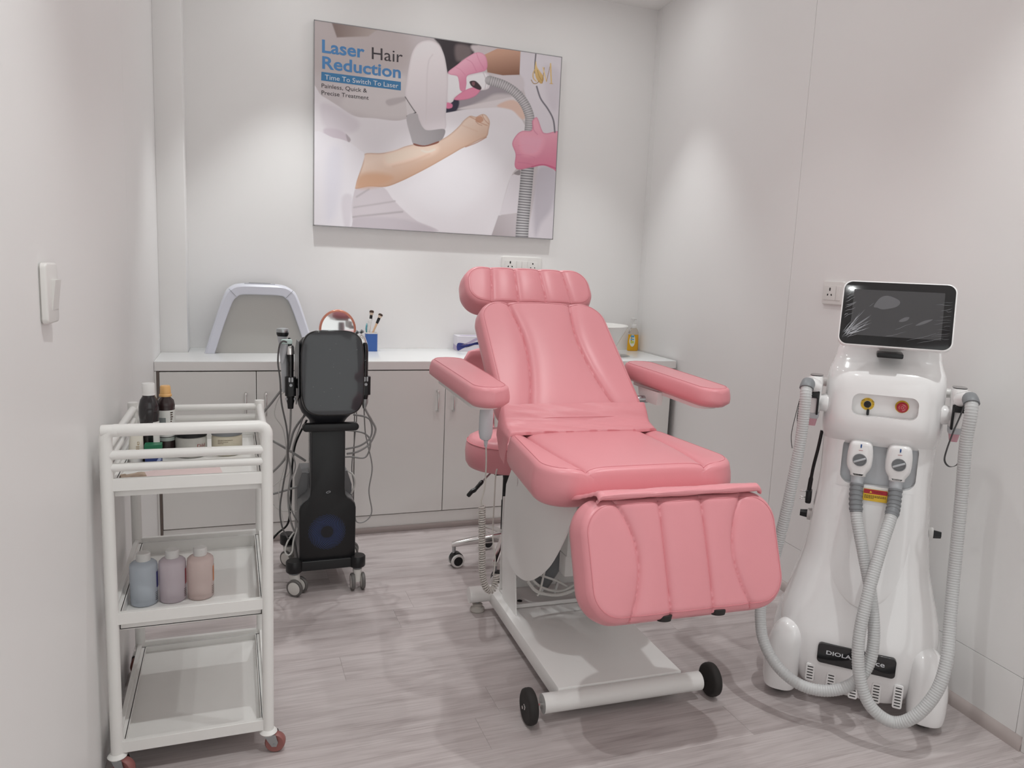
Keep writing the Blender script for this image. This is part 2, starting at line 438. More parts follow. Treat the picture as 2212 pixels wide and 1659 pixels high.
for sx in (-1, 1):
    a = Vector((sx * 0.112, -0.0006, 0.270)); b2 = Vector((sx * 0.146, -0.0006, 0.307))
    MB().tube([a, b2], 0.0007, 5).build('joint_line', GREYP, t)

# round mirror with copper rim
t = thing('round_mirror', 'small round tabletop mirror with copper rim behind the black machine', 'mirror', (0.51, 3.97, Z))
COPPER = mat('copper_rim', (206, 138, 118), 0.28, metal=0.75, var=0.02)
cz = 0.108
MB().tube([(0.088 * math.cos(a), 0, cz + 0.098 * math.sin(a)) for a in [2 * PI * k / 48 for k in range(48)]], 0.0065, 10, closed=True).build('rim', COPPER, t)
MB().prism([(0.085 * math.cos(a), 0.095 * math.sin(a)) for a in [2 * PI * k / 48 for k in range(48)]], -0.003, 0.0025, M=FRONT((0, 0, cz))).build('glass', mat('mirror_glass', (225, 225, 225), 0.04, metal=1.0), t)
MB().cyl((0, 0.002, 0.004), (0, 0.002, 0.014), 0.006, n=12).build('stem', COPPER, t)
MB().lathe([(0.001, 0), (0.05, 0), (0.052, 0.003), (0.045, 0.007), (0.001, 0.009)], 32).build('foot', COPPER, t)

# brush cup and what stands in it
CUPX, CUPY = 0.682, 3.965
t = thing('brush_cup', 'blue cup with white rim holding makeup brushes on the worktop', 'cup', (CUPX, CUPY, Z))
cp = MB(); cp.prism(rrect(0.062, 0.05, 0.012, 5), 0, 0.092); cp.build('body', mat('cup_blue', (66, 106, 178), 0.35, var=0.02), t)
cp = MB(); ri = rrect(0.056, 0.044, 0.010, 5); ro = rrect(0.063, 0.051, 0.012, 5)
cp.rings([[Vector((x, y, z)) for x, y in o] for o, z in ((ro, 0.0915), (ro, 0.098), (ri, 0.098), (ri, 0.0925))], cap0=False, cap1=True)
cp.build('rim', WPLAST, t)
HAIRD = mat('brush_hair_tip', (70, 52, 44), 0.8, var=0.2, vscale=200); HAIRL = mat('brush_hair_base', (226, 205, 186), 0.8, var=0.05, vscale=200)
WOODB = mat('brush_wood', (222, 184, 150), 0.45, var=0.04)
def brush(label, base, top, w):
    base, top = Vector(base), Vector(top); d = (top - base); L = d.length
    t = thing('makeup_brush', label, 'brush', base, group='brushes in the blue cup')
    P = lambda f: d * f
    MB().cyl(P(0), P(0.52), 0.0045, 0.006, 14).build('handle', WOODB, t)
    MB().tube([P(0.50), P(0.54), P(0.74), P(0.79)], [0.0062, 0.0072, 0.0078, 0.007], 14).build('ferrule', BLACK, t)
    MB().tube([P(0.785), P(0.83), P(0.9)], [0.007, 0.0095, 0.0112], 14).build('bristles', HAIRL, t)
    MB().tube([P(0.895), P(0.93), P(0.97), P(1.0)], [0.0112, 0.0118, 0.0108, 0.006], 14).build('bristle_tips', HAIRD, t)
brush('upright makeup brush with black ferrule in the blue cup', (CUPX - 0.01, CUPY + 0.008, Z + 0.0935), (CUPX + 0.004, CUPY + 0.014, Z + 0.212), 1)
brush('leaning makeup brush with wooden handle at the right of the blue cup', (CUPX + 0.006, CUPY - 0.004, Z + 0.0935), (CUPX + 0.05, CUPY - 0.002, Z + 0.196), 1)
t = thing('cream_tube', 'slim white tube standing cap down in the blue cup', 'tube', (CUPX - 0.017, CUPY - 0.008, Z + 0.0935))
MB().tube([(0, 0, 0), (0.003, 0, 0.03), (0.009, 0, 0.06)], [0.006, 0.008, 0.009], 12).build('body', WPLAST, t)
MB().box(-0.002, 0.018, -0.0025, 0.0025, 0.056, 0.075, bev=0.001).build('crimp', WPLAST, t)
t = thing('cleaning_brush', 'small turquoise handled brush in the blue cup', 'brush', (CUPX - 0.02, CUPY + 0.013, Z + 0.0935))
MB().tube(spline([(0, 0, 0), (-0.004, 0, 0.02), (-0.002, 0, 0.04)], 4), 0.005, 10).build('handle', mat('turquoise_plastic', (110, 176, 190), 0.3, var=0.02), t)
MB().tube([(-0.002, 0, 0.038), (-0.001, 0, 0.05)], [0.005, 0.003], 10).build('tip', mat('turquoise_clear', (150, 200, 208), 0.25, var=0.02), t)

# tissue box
t = thing('tissue_box', 'tissue box with blue and lilac ribbon print behind the left armrest', 'tissue box', (1.225, 4.012, Z), rz=math.radians(-4))
MB().box(-0.07, 0.10, -0.055, 0.055, 0, 0.082, bev=0.001, seg=1).build('carton', mat('tissue_carton', (224, 220, 228), 0.35, var=0.02), t)
def blade(pts, col, nm, M):
    q = MB(); q.prism([(a, b) for a, b in pts], 0.0001, 0.0006, M=M); q.build(nm, col, t)
FM = FRONT((0, -0.0552, 0))
NAVY = mat('print_navy', (52, 60, 130), 0.4, var=0.05); LIL = mat('print_lilac', (182, 168, 196), 0.4, var=0.05); INK = mat('print_ink', (48, 44, 70), 0.4, var=0.05)
blade(spline([(-0.068, 0.004), (-0.03, 0.02), (0.02, 0.036), (0.098, 0.04), (0.098, 0.056), (0.04, 0.052), (-0.01, 0.040), (-0.068, 0.045)], 4, True), NAVY, 'ribbon_print', FM)
blade(spline([(-0.05, 0.034), (-0.01, 0.05), (0.03, 0.072), (0.07, 0.076), (0.03, 0.058), (-0.01, 0.038)], 4, True), LIL, 'ribbon_print', FM)
blade(spline([(-0.06, 0.026), (-0.02, 0.030), (0.03, 0.048), (0.09, 0.066), (0.09, 0.058), (0.03, 0.038), (-0.02, 0.022)], 4, True), INK, 'ribbon_print', FM)
SM2 = frame((-0.0702, 0, 0), (0, -1, 0), (0, 0, 1))
blade([(-0.05, 0.004), (0.05, 0.004), (0.05, 0.026), (-0.05, 0.032)], LIL, 'side_print', SM2)
TM2 = frame((0, 0, 0.0822), (1, 0, 0), (0, 1, 0))
blade(spline([(-0.05, -0.01), (0.0, 0.02), (0.09, 0.01), (0.05, -0.012), (0.0, -0.02)], 4, True), LIL, 'top_print', TM2)

# vessel basin and overflow plate
t = thing('wash_basin', 'white conical vessel basin on the worktop behind the pink backrest', 'basin', (1.898, 3.83, Z))
CER = mat('white_ceramic', (236, 234, 231), 0.12, coat=0.4, var=0.004)
MB().lathe([(0.001, 0), (0.108, 0), (0.112, 0.004), (0.135, 0.05), (0.168, 0.11), (0.196, 0.162), (0.199, 0.168), (0.196, 0.171), (0.190, 0.166), (0.16, 0.11), (0.128, 0.055), (0.09, 0.03), (0.001, 0.025)], 56).build('bowl', CER, t, angle=50)
MB().lathe([(0.001, 0.0255), (0.02, 0.0255), (0.02, 0.028), (0.001, 0.028)], 24).build('drain', CHROME, t)
t = thing('hole_cover', 'flat grey round hole cover on the worktop before the basin', 'cover', (2.062, 3.765, Z))
MB().lathe([(0.001, 0), (0.042, 0), (0.043, 0.0008), (0.042, 0.0016), (0.001, 0.0016)], 36).build('disc', mat('cover_grey', (206, 205, 203), 0.4, var=0.01), t)
MB().tube([(0.036 * math.cos(2 * PI * k / 36), 0.036 * math.sin(2 * PI * k / 36), 0.0016) for k in range(36)], 0.0006, 6, closed=True).build('groove_ring', GREYP, t)

# soap pump bottle
t = thing('soap_bottle', 'pump bottle of amber liquid soap in the right corner of the worktop', 'bottle', (2.272, 4.03, Z))
CLEAR = mat('clear_plastic', (240, 232, 222), 0.12, trans=0.85, ior=1.3)
AMBER = mat('amber_soap', (232, 170, 22), 0.2, spec=0.5, var=0.03)
def oval(z, a, b): return [Vector((a * math.cos(2 * PI * k / 32), b * math.sin(2 * PI * k / 32), z)) for k in range(32)]
MB().rings([oval(0, 0.033, 0.02), oval(0.003, 0.036, 0.022), oval(0.055, 0.035, 0.022), oval(0.098, 0.033, 0.021)]).build('soap', AMBER, t)
MB().rings([oval(0.0985, 0.0335, 0.0215), oval(0.112, 0.032, 0.020), oval(0.128, 0.024, 0.016), oval(0.138, 0.014, 0.013)]).build('shoulder', CLEAR, t)
MB().cyl((0, 0, 0.137), (0, 0, 0.158), 0.0165, 0.0155, 24, bev=0.001).build('cap', WPLAST, t)
MB().cyl((0, 0, 0.158), (0, 0, 0.19), 0.0045, n=12).build('stem', WPLAST, t)
MB().box(-0.018, 0.014, -0.007, 0.007, 0.187, 0.198, bev=0.003).build('pump_head', WPLAST, t)
lb = [(-0.015 + 0.0165 * math.cos(a), 0.062 + 0.036 * math.sin(a)) for a in [2 * PI * k / 28 for k in range(28)]]
lbm = MB(); lbm.add([(x, -0.0226 * math.sqrt(max(0, 1 - (x / 0.0362) ** 2)) - 0.0004, z) for x, z in lb], [list(range(28))]); lab = lbm.build('label', mat('label_cream', (232, 234, 218), 0.4, var=0.02), t)
for (z0, z1, c) in ((0.082, 0.094, (88, 160, 204)), (0.066, 0.074, (110, 176, 208)), (0.046, 0.060, (196, 206, 96))):
    q = MB(); xs = [-0.026 + 0.020 * k / 6 for k in range(7)]
    q.sheet([[Vector((x, -0.0226 * math.sqrt(max(0, 1 - (x / 0.0362) ** 2)) - 0.0008, z)) for x in xs] for z in (z0, z1)])
    q.build('label_print', mat('label_%d' % c[0], c, 0.4, var=0.03), lab)

# ------------------------------------------------------------------ sockets and switch
PLATE = mat('switch_plate', (232, 229, 226), 0.3, var=0.004); SEAMG = mat('socket_shade', (196, 192, 188), 0.5, var=0.01); HOLE = mat('socket_hole', (16, 14, 14), 0.8, var=0.1)
def socket_holes(mb, cx, cy, s, M):
    mb.prism(rrect(0.0052 * s, 0.0105 * s, 0.0025 * s, 4, cx, cy + 0.011 * s), 0, 0.0006, M=M)
    for sx in (-1, 1):
        a = 0.5 * sx
        o = [(cx + sx * 0.0085 * s + x * math.cos(a) - y * math.sin(a), cy - 0.006 * s + x * math.sin(a) + y * math.cos(a)) for x, y in rrect(0.0042 * s, 0.0068 * s, 0.002 * s, 4)]
        mb.prism(o, 0, 0.0006, M=M)
# back wall double socket
t = thing('wall_socket', 'wide white two-outlet wall socket on the back wall above the pink headrest', 'socket', (1.551, BACK, 1.302))
M = FRONT((0, -0.0002, 0)); 
MB().prism(rrect(0.242, 0.14, 0.012, 5), 0, 0.011, bev=0.003, M=M).build('plate', PLATE, t)
M = FRONT((0, -0.0112, 0))
MB().prism(rrect(0.066, 0.07, 0.002, 3, -0.071, 0.012), 0, 0.0018, bev=0.0005, M=M).build('outlet', PLATE, t)
MB().prism(rrect(0.064, 0.07, 0.002, 3, 0.066, 0.012), 0, 0.0018, bev=0.0005, M=M).build('outlet', PLATE, t)
for sx in (-0.018, 0.015): MB().prism(rrect(0.031, 0.07, 0.002, 3, sx, 0.012), 0, 0.0028, bev=0.0008, M=M).build('rocker', PLATE, t)
hb = MB(); M2 = FRONT((0, -0.0131, 0)); socket_holes(hb, -0.071, 0.022, 1.35, M2); hb.build('pin_holes', HOLE, t)
hb = MB(); hb.prism(circ(0.0042, 16, 0.066, 0.034), 0, 0.0006, M=M2)
for sx in (-1, 1): hb.prism(circ(0.003, 14, 0.066 + sx * 0.012, 0.012), 0, 0.0006, M=M2)
hb.build('pin_holes', HOLE, t)
# right wall socket
th = math.atan(0.0757)
t = thing('wall_socket', 'square white wall socket on the right wall beside the laser screen', 'socket', (xr(2.345), 2.345, 1.263), rz=-PI / 2 - th)
M = FRONT((0, -0.0002, 0))
MB().prism(rrect(0.118, 0.09, 0.008, 5), 0, 0.010, bev=0.003, M=M).build('plate', PLATE, t)
M = FRONT((0, -0.0102, 0))
MB().prism(rrect(0.066, 0.056, 0.002, 3, -0.014, 0), 0, 0.0016, bev=0.0005, M=M).build('outlet', PLATE, t)
MB().prism(rrect(0.024, 0.056, 0.002, 3, 0.034, 0), 0, 0.0026, bev=0.0008, M=M).build('rocker', PLATE, t)
hb = MB(); socket_holes(hb, -0.014, 0.0, 1.25, FRONT((0, -0.0119, 0))); hb.build('pin_holes', HOLE, t)
# light switch on the left wall
t = thing('light_switch', 'white rocker light switch standing slightly off the left wall', 'switch', (XL, 1.578, 1.222), rz=PI / 2)
M = FRONT((0, -0.0003, 0))
MB().prism(rrect(0.074, 0.104, 0.008, 5), 0, 0.004, M=M).build('back_box', SEAMG, t)
M = frame((0, -0.0043, 0), (math.cos(0.04), -math.sin(0.04), 0), (0, 0, 1))
MB().prism(rrect(0.078, 0.108, 0.010, 5), 0, 0.010, bev=0.004, M=M).build('plate', PLATE, t)
rk = MB(); rk.add([(-0.010, 0.024, 0.009), (0.030, 0.024, 0.009), (0.030, 0.024, 0.017), (-0.010, 0.024, 0.017), (-0.010, -0.030, 0.009), (0.030, -0.030, 0.009), (0.030, -0.030, 0.0106), (-0.010, -0.030, 0.0106)],
      [[0, 1, 2, 3], [7, 6, 5, 4], [3, 2, 6, 7], [0, 3, 7, 4], [1, 5, 6, 2], [0, 4, 5, 1]], M)
rk.build('rocker', PLATE, t)
# ------------------------------------------------------------------ poster
PW, PH = 1.331, 0.992
t = poster = thing('wall_poster', 'large advertising poster of a laser treatment on the back wall', 'poster', (0.394, BACK, 1.478))
PT = 0.034
MB().box(0, PW, -PT + 0.001, -0.0005, 0, PH, bev=0.0008, seg=1).build('board', mat('poster_board', (206, 202, 202), 0.4, var=0.01), t)
EDGE = mat('poster_edge', (150, 148, 150), 0.35, metal=0.5, var=0.02)
for (x0, x1, z0, z1) in ((0, PW, 0, 0.004), (0, PW, PH - 0.004, PH), (0, 0.004, 0, PH), (PW - 0.004, PW, 0, PH)):
    MB().box(x0, x1, -PT - 0.0012, -PT + 0.002, z0, z1).build('edge_strip', EDGE, t)

# picture: flat print, evaluated on a fine grid and stored as point colours
def homography(src, dst):
    A = []; b = []
    for (x, y), (u, v) in zip(src, dst):
        A.append([x, y, 1, 0, 0, 0, -u * x, -u * y]); b.append(u)
        A.append([0, 0, 0, x, y, 1, -v * x, -v * y]); b.append(v)
    h = np.linalg.solve(np.array(A, float), np.array(b, float))
    return np.append(h, 1).reshape(3, 3)
SRC = [(124, 70), (1768, 312), (1698, 1530), (115, 1427)]       # design sheet corners
Hm = homography(SRC, [(0, PH), (PW, PH), (PW, 0), (0, 0)]); Hi = np.linalg.inv(Hm)
def design(x, y):
    q = Hm @ np.array([x, y, 1.0]); return q[0] / q[2], q[1] / q[2]
NX, NY = 560, 420
U, V = np.meshgrid(np.linspace(0, PW, NX), np.linspace(0, PH, NY))
q = Hi @ np.stack([U.ravel(), V.ravel(), np.ones(U.size)])
GX, GY = (q[0] / q[2]), (q[1] / q[2])
img = np.zeros((U.size, 3))
def C(c): return np.array(lin(c))
img[:] = C((188, 180, 182))
def smooth_poly(pts, n=5, sharp=False):
    if sharp: return np.array(pts, float)
    return np.array([(p.x, p.y) for p in spline([(x, y, 0) for x, y in pts], n, True)])
def sdf(poly):
    x0, y0 = poly.min(0) - 90; x1, y1 = poly.max(0) + 90
    m = (GX > x0) & (GX < x1) & (GY > y0) & (GY < y1)
    X, Y = GX[m], GY[m]; d = np.full(X.shape, 1e9); ins = np.zeros(X.shape, bool)
    for a, b in zip(poly, np.roll(poly, -1, 0)):
        ex, ey = b - a; L = ex * ex + ey * ey + 1e-9
        tt = np.clip(((X - a[0]) * ex + (Y - a[1]) * ey) / L, 0, 1)
        d = np.minimum(d, (X - a[0] - tt * ex) ** 2 + (Y - a[1] - tt * ey) ** 2)
        cnd = ((a[1] <= Y) != (b[1] <= Y))
        xi = a[0] + (Y - a[1]) / (ey if abs(ey) > 1e-9 else 1e-9) * ex
        ins ^= cnd & (X < xi)
    d = np.sqrt(d); return m, np.where(ins, d, -d), X, Y
def paint(pts, col, soft=1.5, col2=None, axis=None, sharp=False, op=1.0, rim=None, rimw=14):
    poly = smooth_poly(pts, sharp=sharp); m, d, X, Y = sdf(poly)
    a = np.clip(d / (2 * soft) + 0.5, 0, 1); a = a * a * (3 - 2 * a) * op
    c = np.tile(C(col), (len(d), 1))
    if col2 is not None:
        (ax, ay), (bx, by) = axis
        tt = np.clip(((X - ax) * (bx - ax) + (Y - ay) * (by - ay)) / ((bx - ax) ** 2 + (by - ay) ** 2), 0, 1)[:, None]
        c = c * (1 - tt) + C(col2) * tt
    if rim is not None:
        k = (np.clip(1 - d / rimw, 0, 1) ** 1.5)[:, None] * 0.75; c = c * (1 - k) + C(rim) * k
    img[m] = img[m] * (1 - a[:, None]) + c * a[:, None]
def stroke(pts, w, col, soft=1.2, op=1.0, ribs=None, rcol=None):
    P = [(p.x, p.y) for p in spline([(x, y, 0) for x, y in pts], 10)]
    P = np.array(P); best = np.full(GX.shape, 1e9); S = np.zeros(GX.shape); side = np.zeros(GX.shape)
    x0, y0 = P.min(0) - w - 9; x1, y1 = P.max(0) + w + 9
    m = (GX > x0) & (GX < x1) & (GY > y0) & (GY < y1); X, Y = GX[m], GY[m]
    best = np.full(X.shape, 1e9); S = np.zeros(X.shape); s0 = 0.0; SD = np.zeros(X.shape)
    for a, b in zip(P, P[1:]):
        e = b - a; L = math.hypot(*e) + 1e-9
        tt = np.clip(((X - a[0]) * e[0] + (Y - a[1]) * e[1]) / (L * L), 0, 1)
        d = np.hypot(X - a[0] - tt * e[0], Y - a[1] - tt * e[1]); k = d < best
        best[k] = d[k]; S[k] = (s0 + tt * L)[k]; SD[k] = ((X - a[0]) * e[1] - (Y - a[1]) * e[0])[k] / L; s0 += L
    a = np.clip((w / 2 - best) / (2 * soft) + 0.5, 0, 1) * op
    c = np.tile(C(col), (len(a), 1))
    if ribs:
        k = (0.5 + 0.5 * np.sin(S / ribs * 2 * PI))[:, None]; c = c * (1 - k) + C(rcol) * k
        sh = np.clip(np.abs(SD) / (w / 2), 0, 1)[:, None] ** 2; c = c * (1 - 0.35 * sh)
    img[m] = img[m] * (1 - a[:, None]) + c * a[:, None]

# blurred room behind
paint([(100, 40), (700, 120), (700, 420), (100, 420)], (178, 168, 168), 60)
paint([(240, 90), (540, 135), (480, 180), (274, 188)], (128, 112, 108), 6, (170, 158, 154), ((270, 150), (520, 150)), sharp=True)
paint([(520, 420), (760, 470), (740, 700), (560, 715), (430, 690), (300, 620)], (196, 189, 190), 25)
paint([(600, 600), (720, 580), (735, 600), (620, 640)], (176, 168, 170), 8)
# dark hair behind the handpiece, people on the right
paint([(925, 180), (1190, 215), (1170, 300), (1110, 320), (1060, 400), (1010, 425), (985, 380), (960, 250)], (58, 52, 56), 7)
paint([(1060, 235), (1150, 245), (1160, 300), (1100, 340), (1060, 330)], (112, 101, 102), 16)
paint([(1170, 235), (1380, 255), (1320, 290), (1250, 310), (1190, 290)], (190, 180, 182), 10)
paint([(1470, 260), (1800, 300), (1800, 1560), (1540, 1560), (1600, 1100), (1580, 800), (1540, 640), (1500, 480)], (204, 198, 204), 6)
paint([(1600, 1060), (1720, 1070), (1700, 1300), (1620, 1420), (1580, 1500), (1570, 1300)], (182, 176, 184), 22)
paint([(1640, 380), (1750, 420), (1740, 640), (1680, 640)], (196, 189, 196), 25)
paint([(1190, 470), (1360, 450), (1500, 560), (1330, 560), (1240, 600), (1060, 680), (1000, 680), (1040, 560)], (148, 140, 146), 14)
paint([(1290, 440), (1490, 440), (1500, 540), (1380, 500)], (196, 188, 192), 10)
paint([(985, 600), (1075, 600), (1060, 672), (985, 690)], (52, 50, 66), 7)
# white sheets
paint([(100, 560), (175, 575), (280, 640), (390, 708), (520, 722), (660, 738), (760, 720), (990, 686), (1140, 662), (1330, 648), (1440, 664), (1500, 740), (1540, 850), (1500, 1000), (1420, 1110), (1360, 1300), (1295, 1520), (860, 1480), (100, 1450)], (214, 209, 213), 3)
paint([(1070, 660), (1330, 600), (1480, 590), (1520, 740), (1440, 670), (1330, 650)], (205, 197, 199), 6)
paint([(1330, 640), (1440, 600), (1530, 680), (1500, 730), (1430, 668)], (206, 178, 166), 8)
paint([(900, 780), (1060, 800), (1300, 760), (1430, 900), (1250, 1200), (1000, 1350), (700, 1200), (900, 1050)], (217, 213, 217), 60)
paint([(180, 620), (330, 680), (420, 760), (360, 820), (220, 800), (170, 720)], (205, 198, 204), 22)
paint([(190, 790), (290, 800), (350, 850), (345, 878), (270, 860), (200, 845)], (196, 186, 194), 10)
paint([(330, 825), (362, 862), (345, 880)], (168, 158, 164), 4)
paint([(385, 1195), (560, 1172), (640, 1260), (720, 1340), (800, 1405), (920, 1475), (340, 1450)], (196, 188, 193), 5)
stroke([(380, 1310), (520, 1290), (650, 1270)], 10, (176, 168, 172), 5)
stroke([(360, 1375), (500, 1360), (700, 1340)], 12, (170, 162, 166), 5)
stroke([(400, 1240), (480, 1190)], 10, (172, 164, 168), 6)
paint([(390, 1380), (560, 1375), (760, 1400), (900, 1470), (420, 1450)], (186, 178, 184), 14)
paint([(1420, 1105), (1485, 1078), (1478, 1350), (1340, 1365)], (208, 202, 207), 3, sharp=True)
paint([(1335, 1368), (1480, 1358), (1455, 1530), (1285, 1510)], (166, 157, 160), 3, (188, 180, 184), ((1300, 1500), (1450, 1380)), sharp=True)
paint([(1440, 1090), (1480, 1065), (1480, 1100)], (140, 132, 134), 3)
# forearm on the sheet
paint([(452, 957), (560, 952), (650, 935), (720, 908), (800, 892), (870, 900), (940, 872), (1000, 840), (1050, 800), (1085, 765), (1110, 735), (1150, 706), (1190, 712), (1215, 700), (1240, 694), (1262, 706), (1282, 745), (1274, 800), (1262, 842), (1215, 866), (1150, 898), (1090, 925), (1030, 960), (960, 1000), (880, 1045), (790, 1092), (690, 1140), (590, 1175), (480, 1172), (388, 1186), (405, 1120), (440, 1020)],
      (218, 196, 182), 2, (184, 146, 122), ((820, 880), (900, 1080)), rim=(172, 134, 112), rimw=14)
paint([(600, 960), (760, 920), (930, 905), (900, 960), (720, 1010), (600, 1030)], (228, 203, 188), 26, op=0.8)
paint([(420, 1100), (520, 1080), (640, 1110), (560, 1165), (410, 1180)], (192, 150, 122), 24, op=0.8)
paint([(1190, 718), (1225, 708), (1240, 735), (1215, 752), (1190, 742)], (190, 146, 124), 4)
stroke([(1100, 770), (1150, 790), (1200, 810)], 5, (200, 166, 146), 5, 0.6)
stroke([(640, 1040), (760, 1010), (880, 960)], 10, (196, 160, 138), 9, 0.5)
stroke([(1188, 742), (1206, 760), (1230, 770)], 4, (168, 124, 104), 2, 0.8)
stroke([(1150, 712), (1185, 730), (1220, 752), (1265, 770)], 5, (184, 138, 114), 3)
stroke([(1232, 700), (1250, 735), (1275, 760)], 4, (176, 130, 108), 2)
stroke([(1120, 912), (1190, 885), (1258, 848)], 6, (170, 124, 100), 3)
stroke([(830, 935), (870, 945), (915, 930)], 12, (226, 210, 200), 4, 0.7)
# white sleeve at the left
paint([(100, 850), (250, 850), (350, 880), (420, 930), (452, 957), (440, 1020), (405, 1120), (388, 1190), (365, 1300), (350, 1450), (100, 1440)], (218, 214, 219), 2.5)
paint([(300, 1250), (370, 1240), (352, 1445), (320, 1445)], (206, 200, 206), 14)
paint([(210, 960), (300, 940), (280, 1300), (200, 1380)], (211, 208, 216), 40)
# gloved hands, forearm, handpiece
paint([(1245, 300), (1335, 258), (1490, 270), (1482, 432), (1370, 436), (1268, 416)], (190, 150, 130), 3, (128, 92, 76), ((1350, 280), (1370, 440)), sharp=True)
paint([(1000, 430), (1075, 438), (1130, 436), (1215, 416), (1262, 418), (1286, 450), (1284, 505), (1258, 532), (1150, 545), (1060, 580), (1034, 614), (996, 614)], (222, 216, 219), 2, rim=(186, 178, 182), rimw=16)
stroke([(1240, 418), (1258, 470), (1250, 530)], 5, (190, 184, 188), 2)
stroke([(1262, 425), (1276, 470), (1266, 525)], 4, (196, 190, 194), 2)
paint([(1008, 412), (1062, 370), (1130, 318), (1196, 284), (1248, 298), (1268, 352), (1258, 402), (1200, 420), (1134, 440), (1128, 495), (1116, 545), (1086, 534), (1078, 480), (1066, 442), (1020, 432)], (222, 168, 186), 2, (206, 136, 160), ((1120, 330), (1180, 440)), rim=(192, 122, 148), rimw=10)
stroke([(1130, 330), (1165, 352), (1195, 410)], 4, (196, 122, 148), 2.5, 0.8)
stroke([(1196, 290), (1215, 340), (1245, 392)], 4, (198, 124, 150), 2.5, 0.8)
stroke([(1060, 385), (1090, 400), (1120, 436)], 4, (200, 128, 152), 2.5, 0.7)
paint([(1044, 596), (1110, 540), (1190, 512), (1222, 528), (1190, 572), (1120, 598)], (210, 132, 158), 3, rim=(186, 100, 130), rimw=8)
paint([(996, 618), (1032, 628), (1030, 652), (996, 656)], (208, 120, 152), 3)
paint([(1150, 478), (1188, 474), (1226, 514), (1218, 534), (1180, 520), (1158, 504)], (62, 50, 54), 2.5)
paint([(1165, 482), (1184, 482), (1180, 505), (1166, 500)], (120, 84, 90), 2)
paint([(858, 205), (905, 208), (950, 238), (980, 300), (996, 380), (1006, 480), (998, 600), (990, 700), (984, 796), (880, 804), (840, 790), (815, 740), (790, 686), (724, 582), (732, 480), (745, 390), (768, 290), (806, 228)], (221, 214, 216), 2, (206, 198, 202), ((800, 300), (990, 700)), rim=(196, 188, 192), rimw=16)
stroke([(905, 300), (880, 340), (868, 430), (862, 600), (858, 760)], 7, (206, 198, 201), 4)
paint([(724, 582), (790, 686), (734, 708)], (204, 198, 200), 1.5, sharp=True)
stroke([(722, 580), (760, 640), (792, 686)], 5, (66, 60, 60), 1.4)
stroke([(732, 708), (792, 684)], 6, (70, 64, 64), 1.4)
paint([(730, 712), (796, 690), (812, 730), (836, 780), (872, 802), (979, 794), (974, 848), (940, 876), (850, 905), (780, 896), (758, 846)], (176, 171, 174), 2, (140, 135, 138), ((760, 760), (960, 880)))
paint([(776, 888), (850, 902), (940, 874), (930, 890), (850, 910), (790, 904)], (126, 78, 66), 2)
# ribbed hose and the second glove
stroke([(1282, 470), (1370, 498), (1450, 548), (1512, 622), (1545, 700), (1548, 760), (1540, 830)], 62, (192, 188, 190), 2, ribs=15, rcol=(150, 146, 149))
stroke([(1532, 1050), (1520, 1180), (1508, 1300), (1496, 1420), (1490, 1530)], 84, (202, 200, 202), 2, ribs=17.5, rcol=(112, 109, 114))
paint([(1460, 832), (1500, 806), (1560, 802), (1566, 740), (1588, 716), (1604, 728), (1632, 806), (1660, 822), (1760, 826), (1740, 1066), (1700, 1060), (1640, 1036), (1560, 1048), (1475, 1064), (1446, 1038), (1452, 960), (1430, 890)], (218, 158, 174), 2, (204, 124, 148), ((1560, 800), (1600, 1050)), rim=(188, 108, 134), rimw=12)
stroke([(1566, 742), (1575, 800), (1600, 830)], 5, (190, 112, 138), 2.5, 0.7)
stroke([(1470, 905), (1530, 900), (1590, 925)], 4, (198, 122, 146), 3, 0.7)
stroke([(1462, 965), (1520, 965), (1580, 985)], 4, (196, 116, 142), 3, 0.7)
stroke([(1468, 1015), (1520, 1020), (1570, 1032)], 4, (192, 110, 136), 3, 0.7)
paint([(1480, 850), (1560, 840), (1640, 860), (1600, 960), (1500, 960)], (228, 164, 182), 28, op=0.7)
stroke([(1560, 1046), (1640, 1032), (1735, 1062)], 8, (186, 90, 122), 4)
stroke([(1592, 290), (1586, 360), (1584, 420)], 8, (96, 90, 96), 2)
stroke([(1596, 510), (1622, 590), (1670, 660), (1705, 730), (1716, 815)], 10, (104, 100, 108), 2.5)
# gilt monogram at the upper right: flame and letter M
GOLD = (214, 186, 132); GOLD2 = (150, 118, 70)
paint([(1592, 340), (1600, 380), (1620, 410), (1640, 440), (1642, 468), (1628, 492), (1606, 476), (1590, 446), (1584, 400)], GOLD, 1.2, (186, 152, 96), ((1590, 350), (1635, 490)))
paint([(1586, 392), (1576, 426), (1580, 456), (1600, 478), (1586, 474), (1570, 452), (1570, 420)], (196, 166, 114), 1.2)
stroke([(1560, 466), (1576, 490), (1598, 488), (1612, 474)], 5, GOLD2, 1.2)
stroke([(1602, 400), (1612, 440), (1630, 470)], 3, GOLD2, 1.0)
stroke([(1634, 488), (1642, 430), (1648, 384)], 4, GOLD2, 1.0)
stroke([(1640, 384), (1650, 430), (1662, 476)], 7, GOLD, 1.0)
stroke([(1662, 476), (1676, 420), (1690, 360)], 3.5, GOLD2, 1.0)
stroke([(1690, 358), (1692, 420), (1695, 490)], 9, (204, 174, 120), 1.0)
stroke([(1684, 490), (1704, 492)], 4, (190, 160, 108), 1.0)

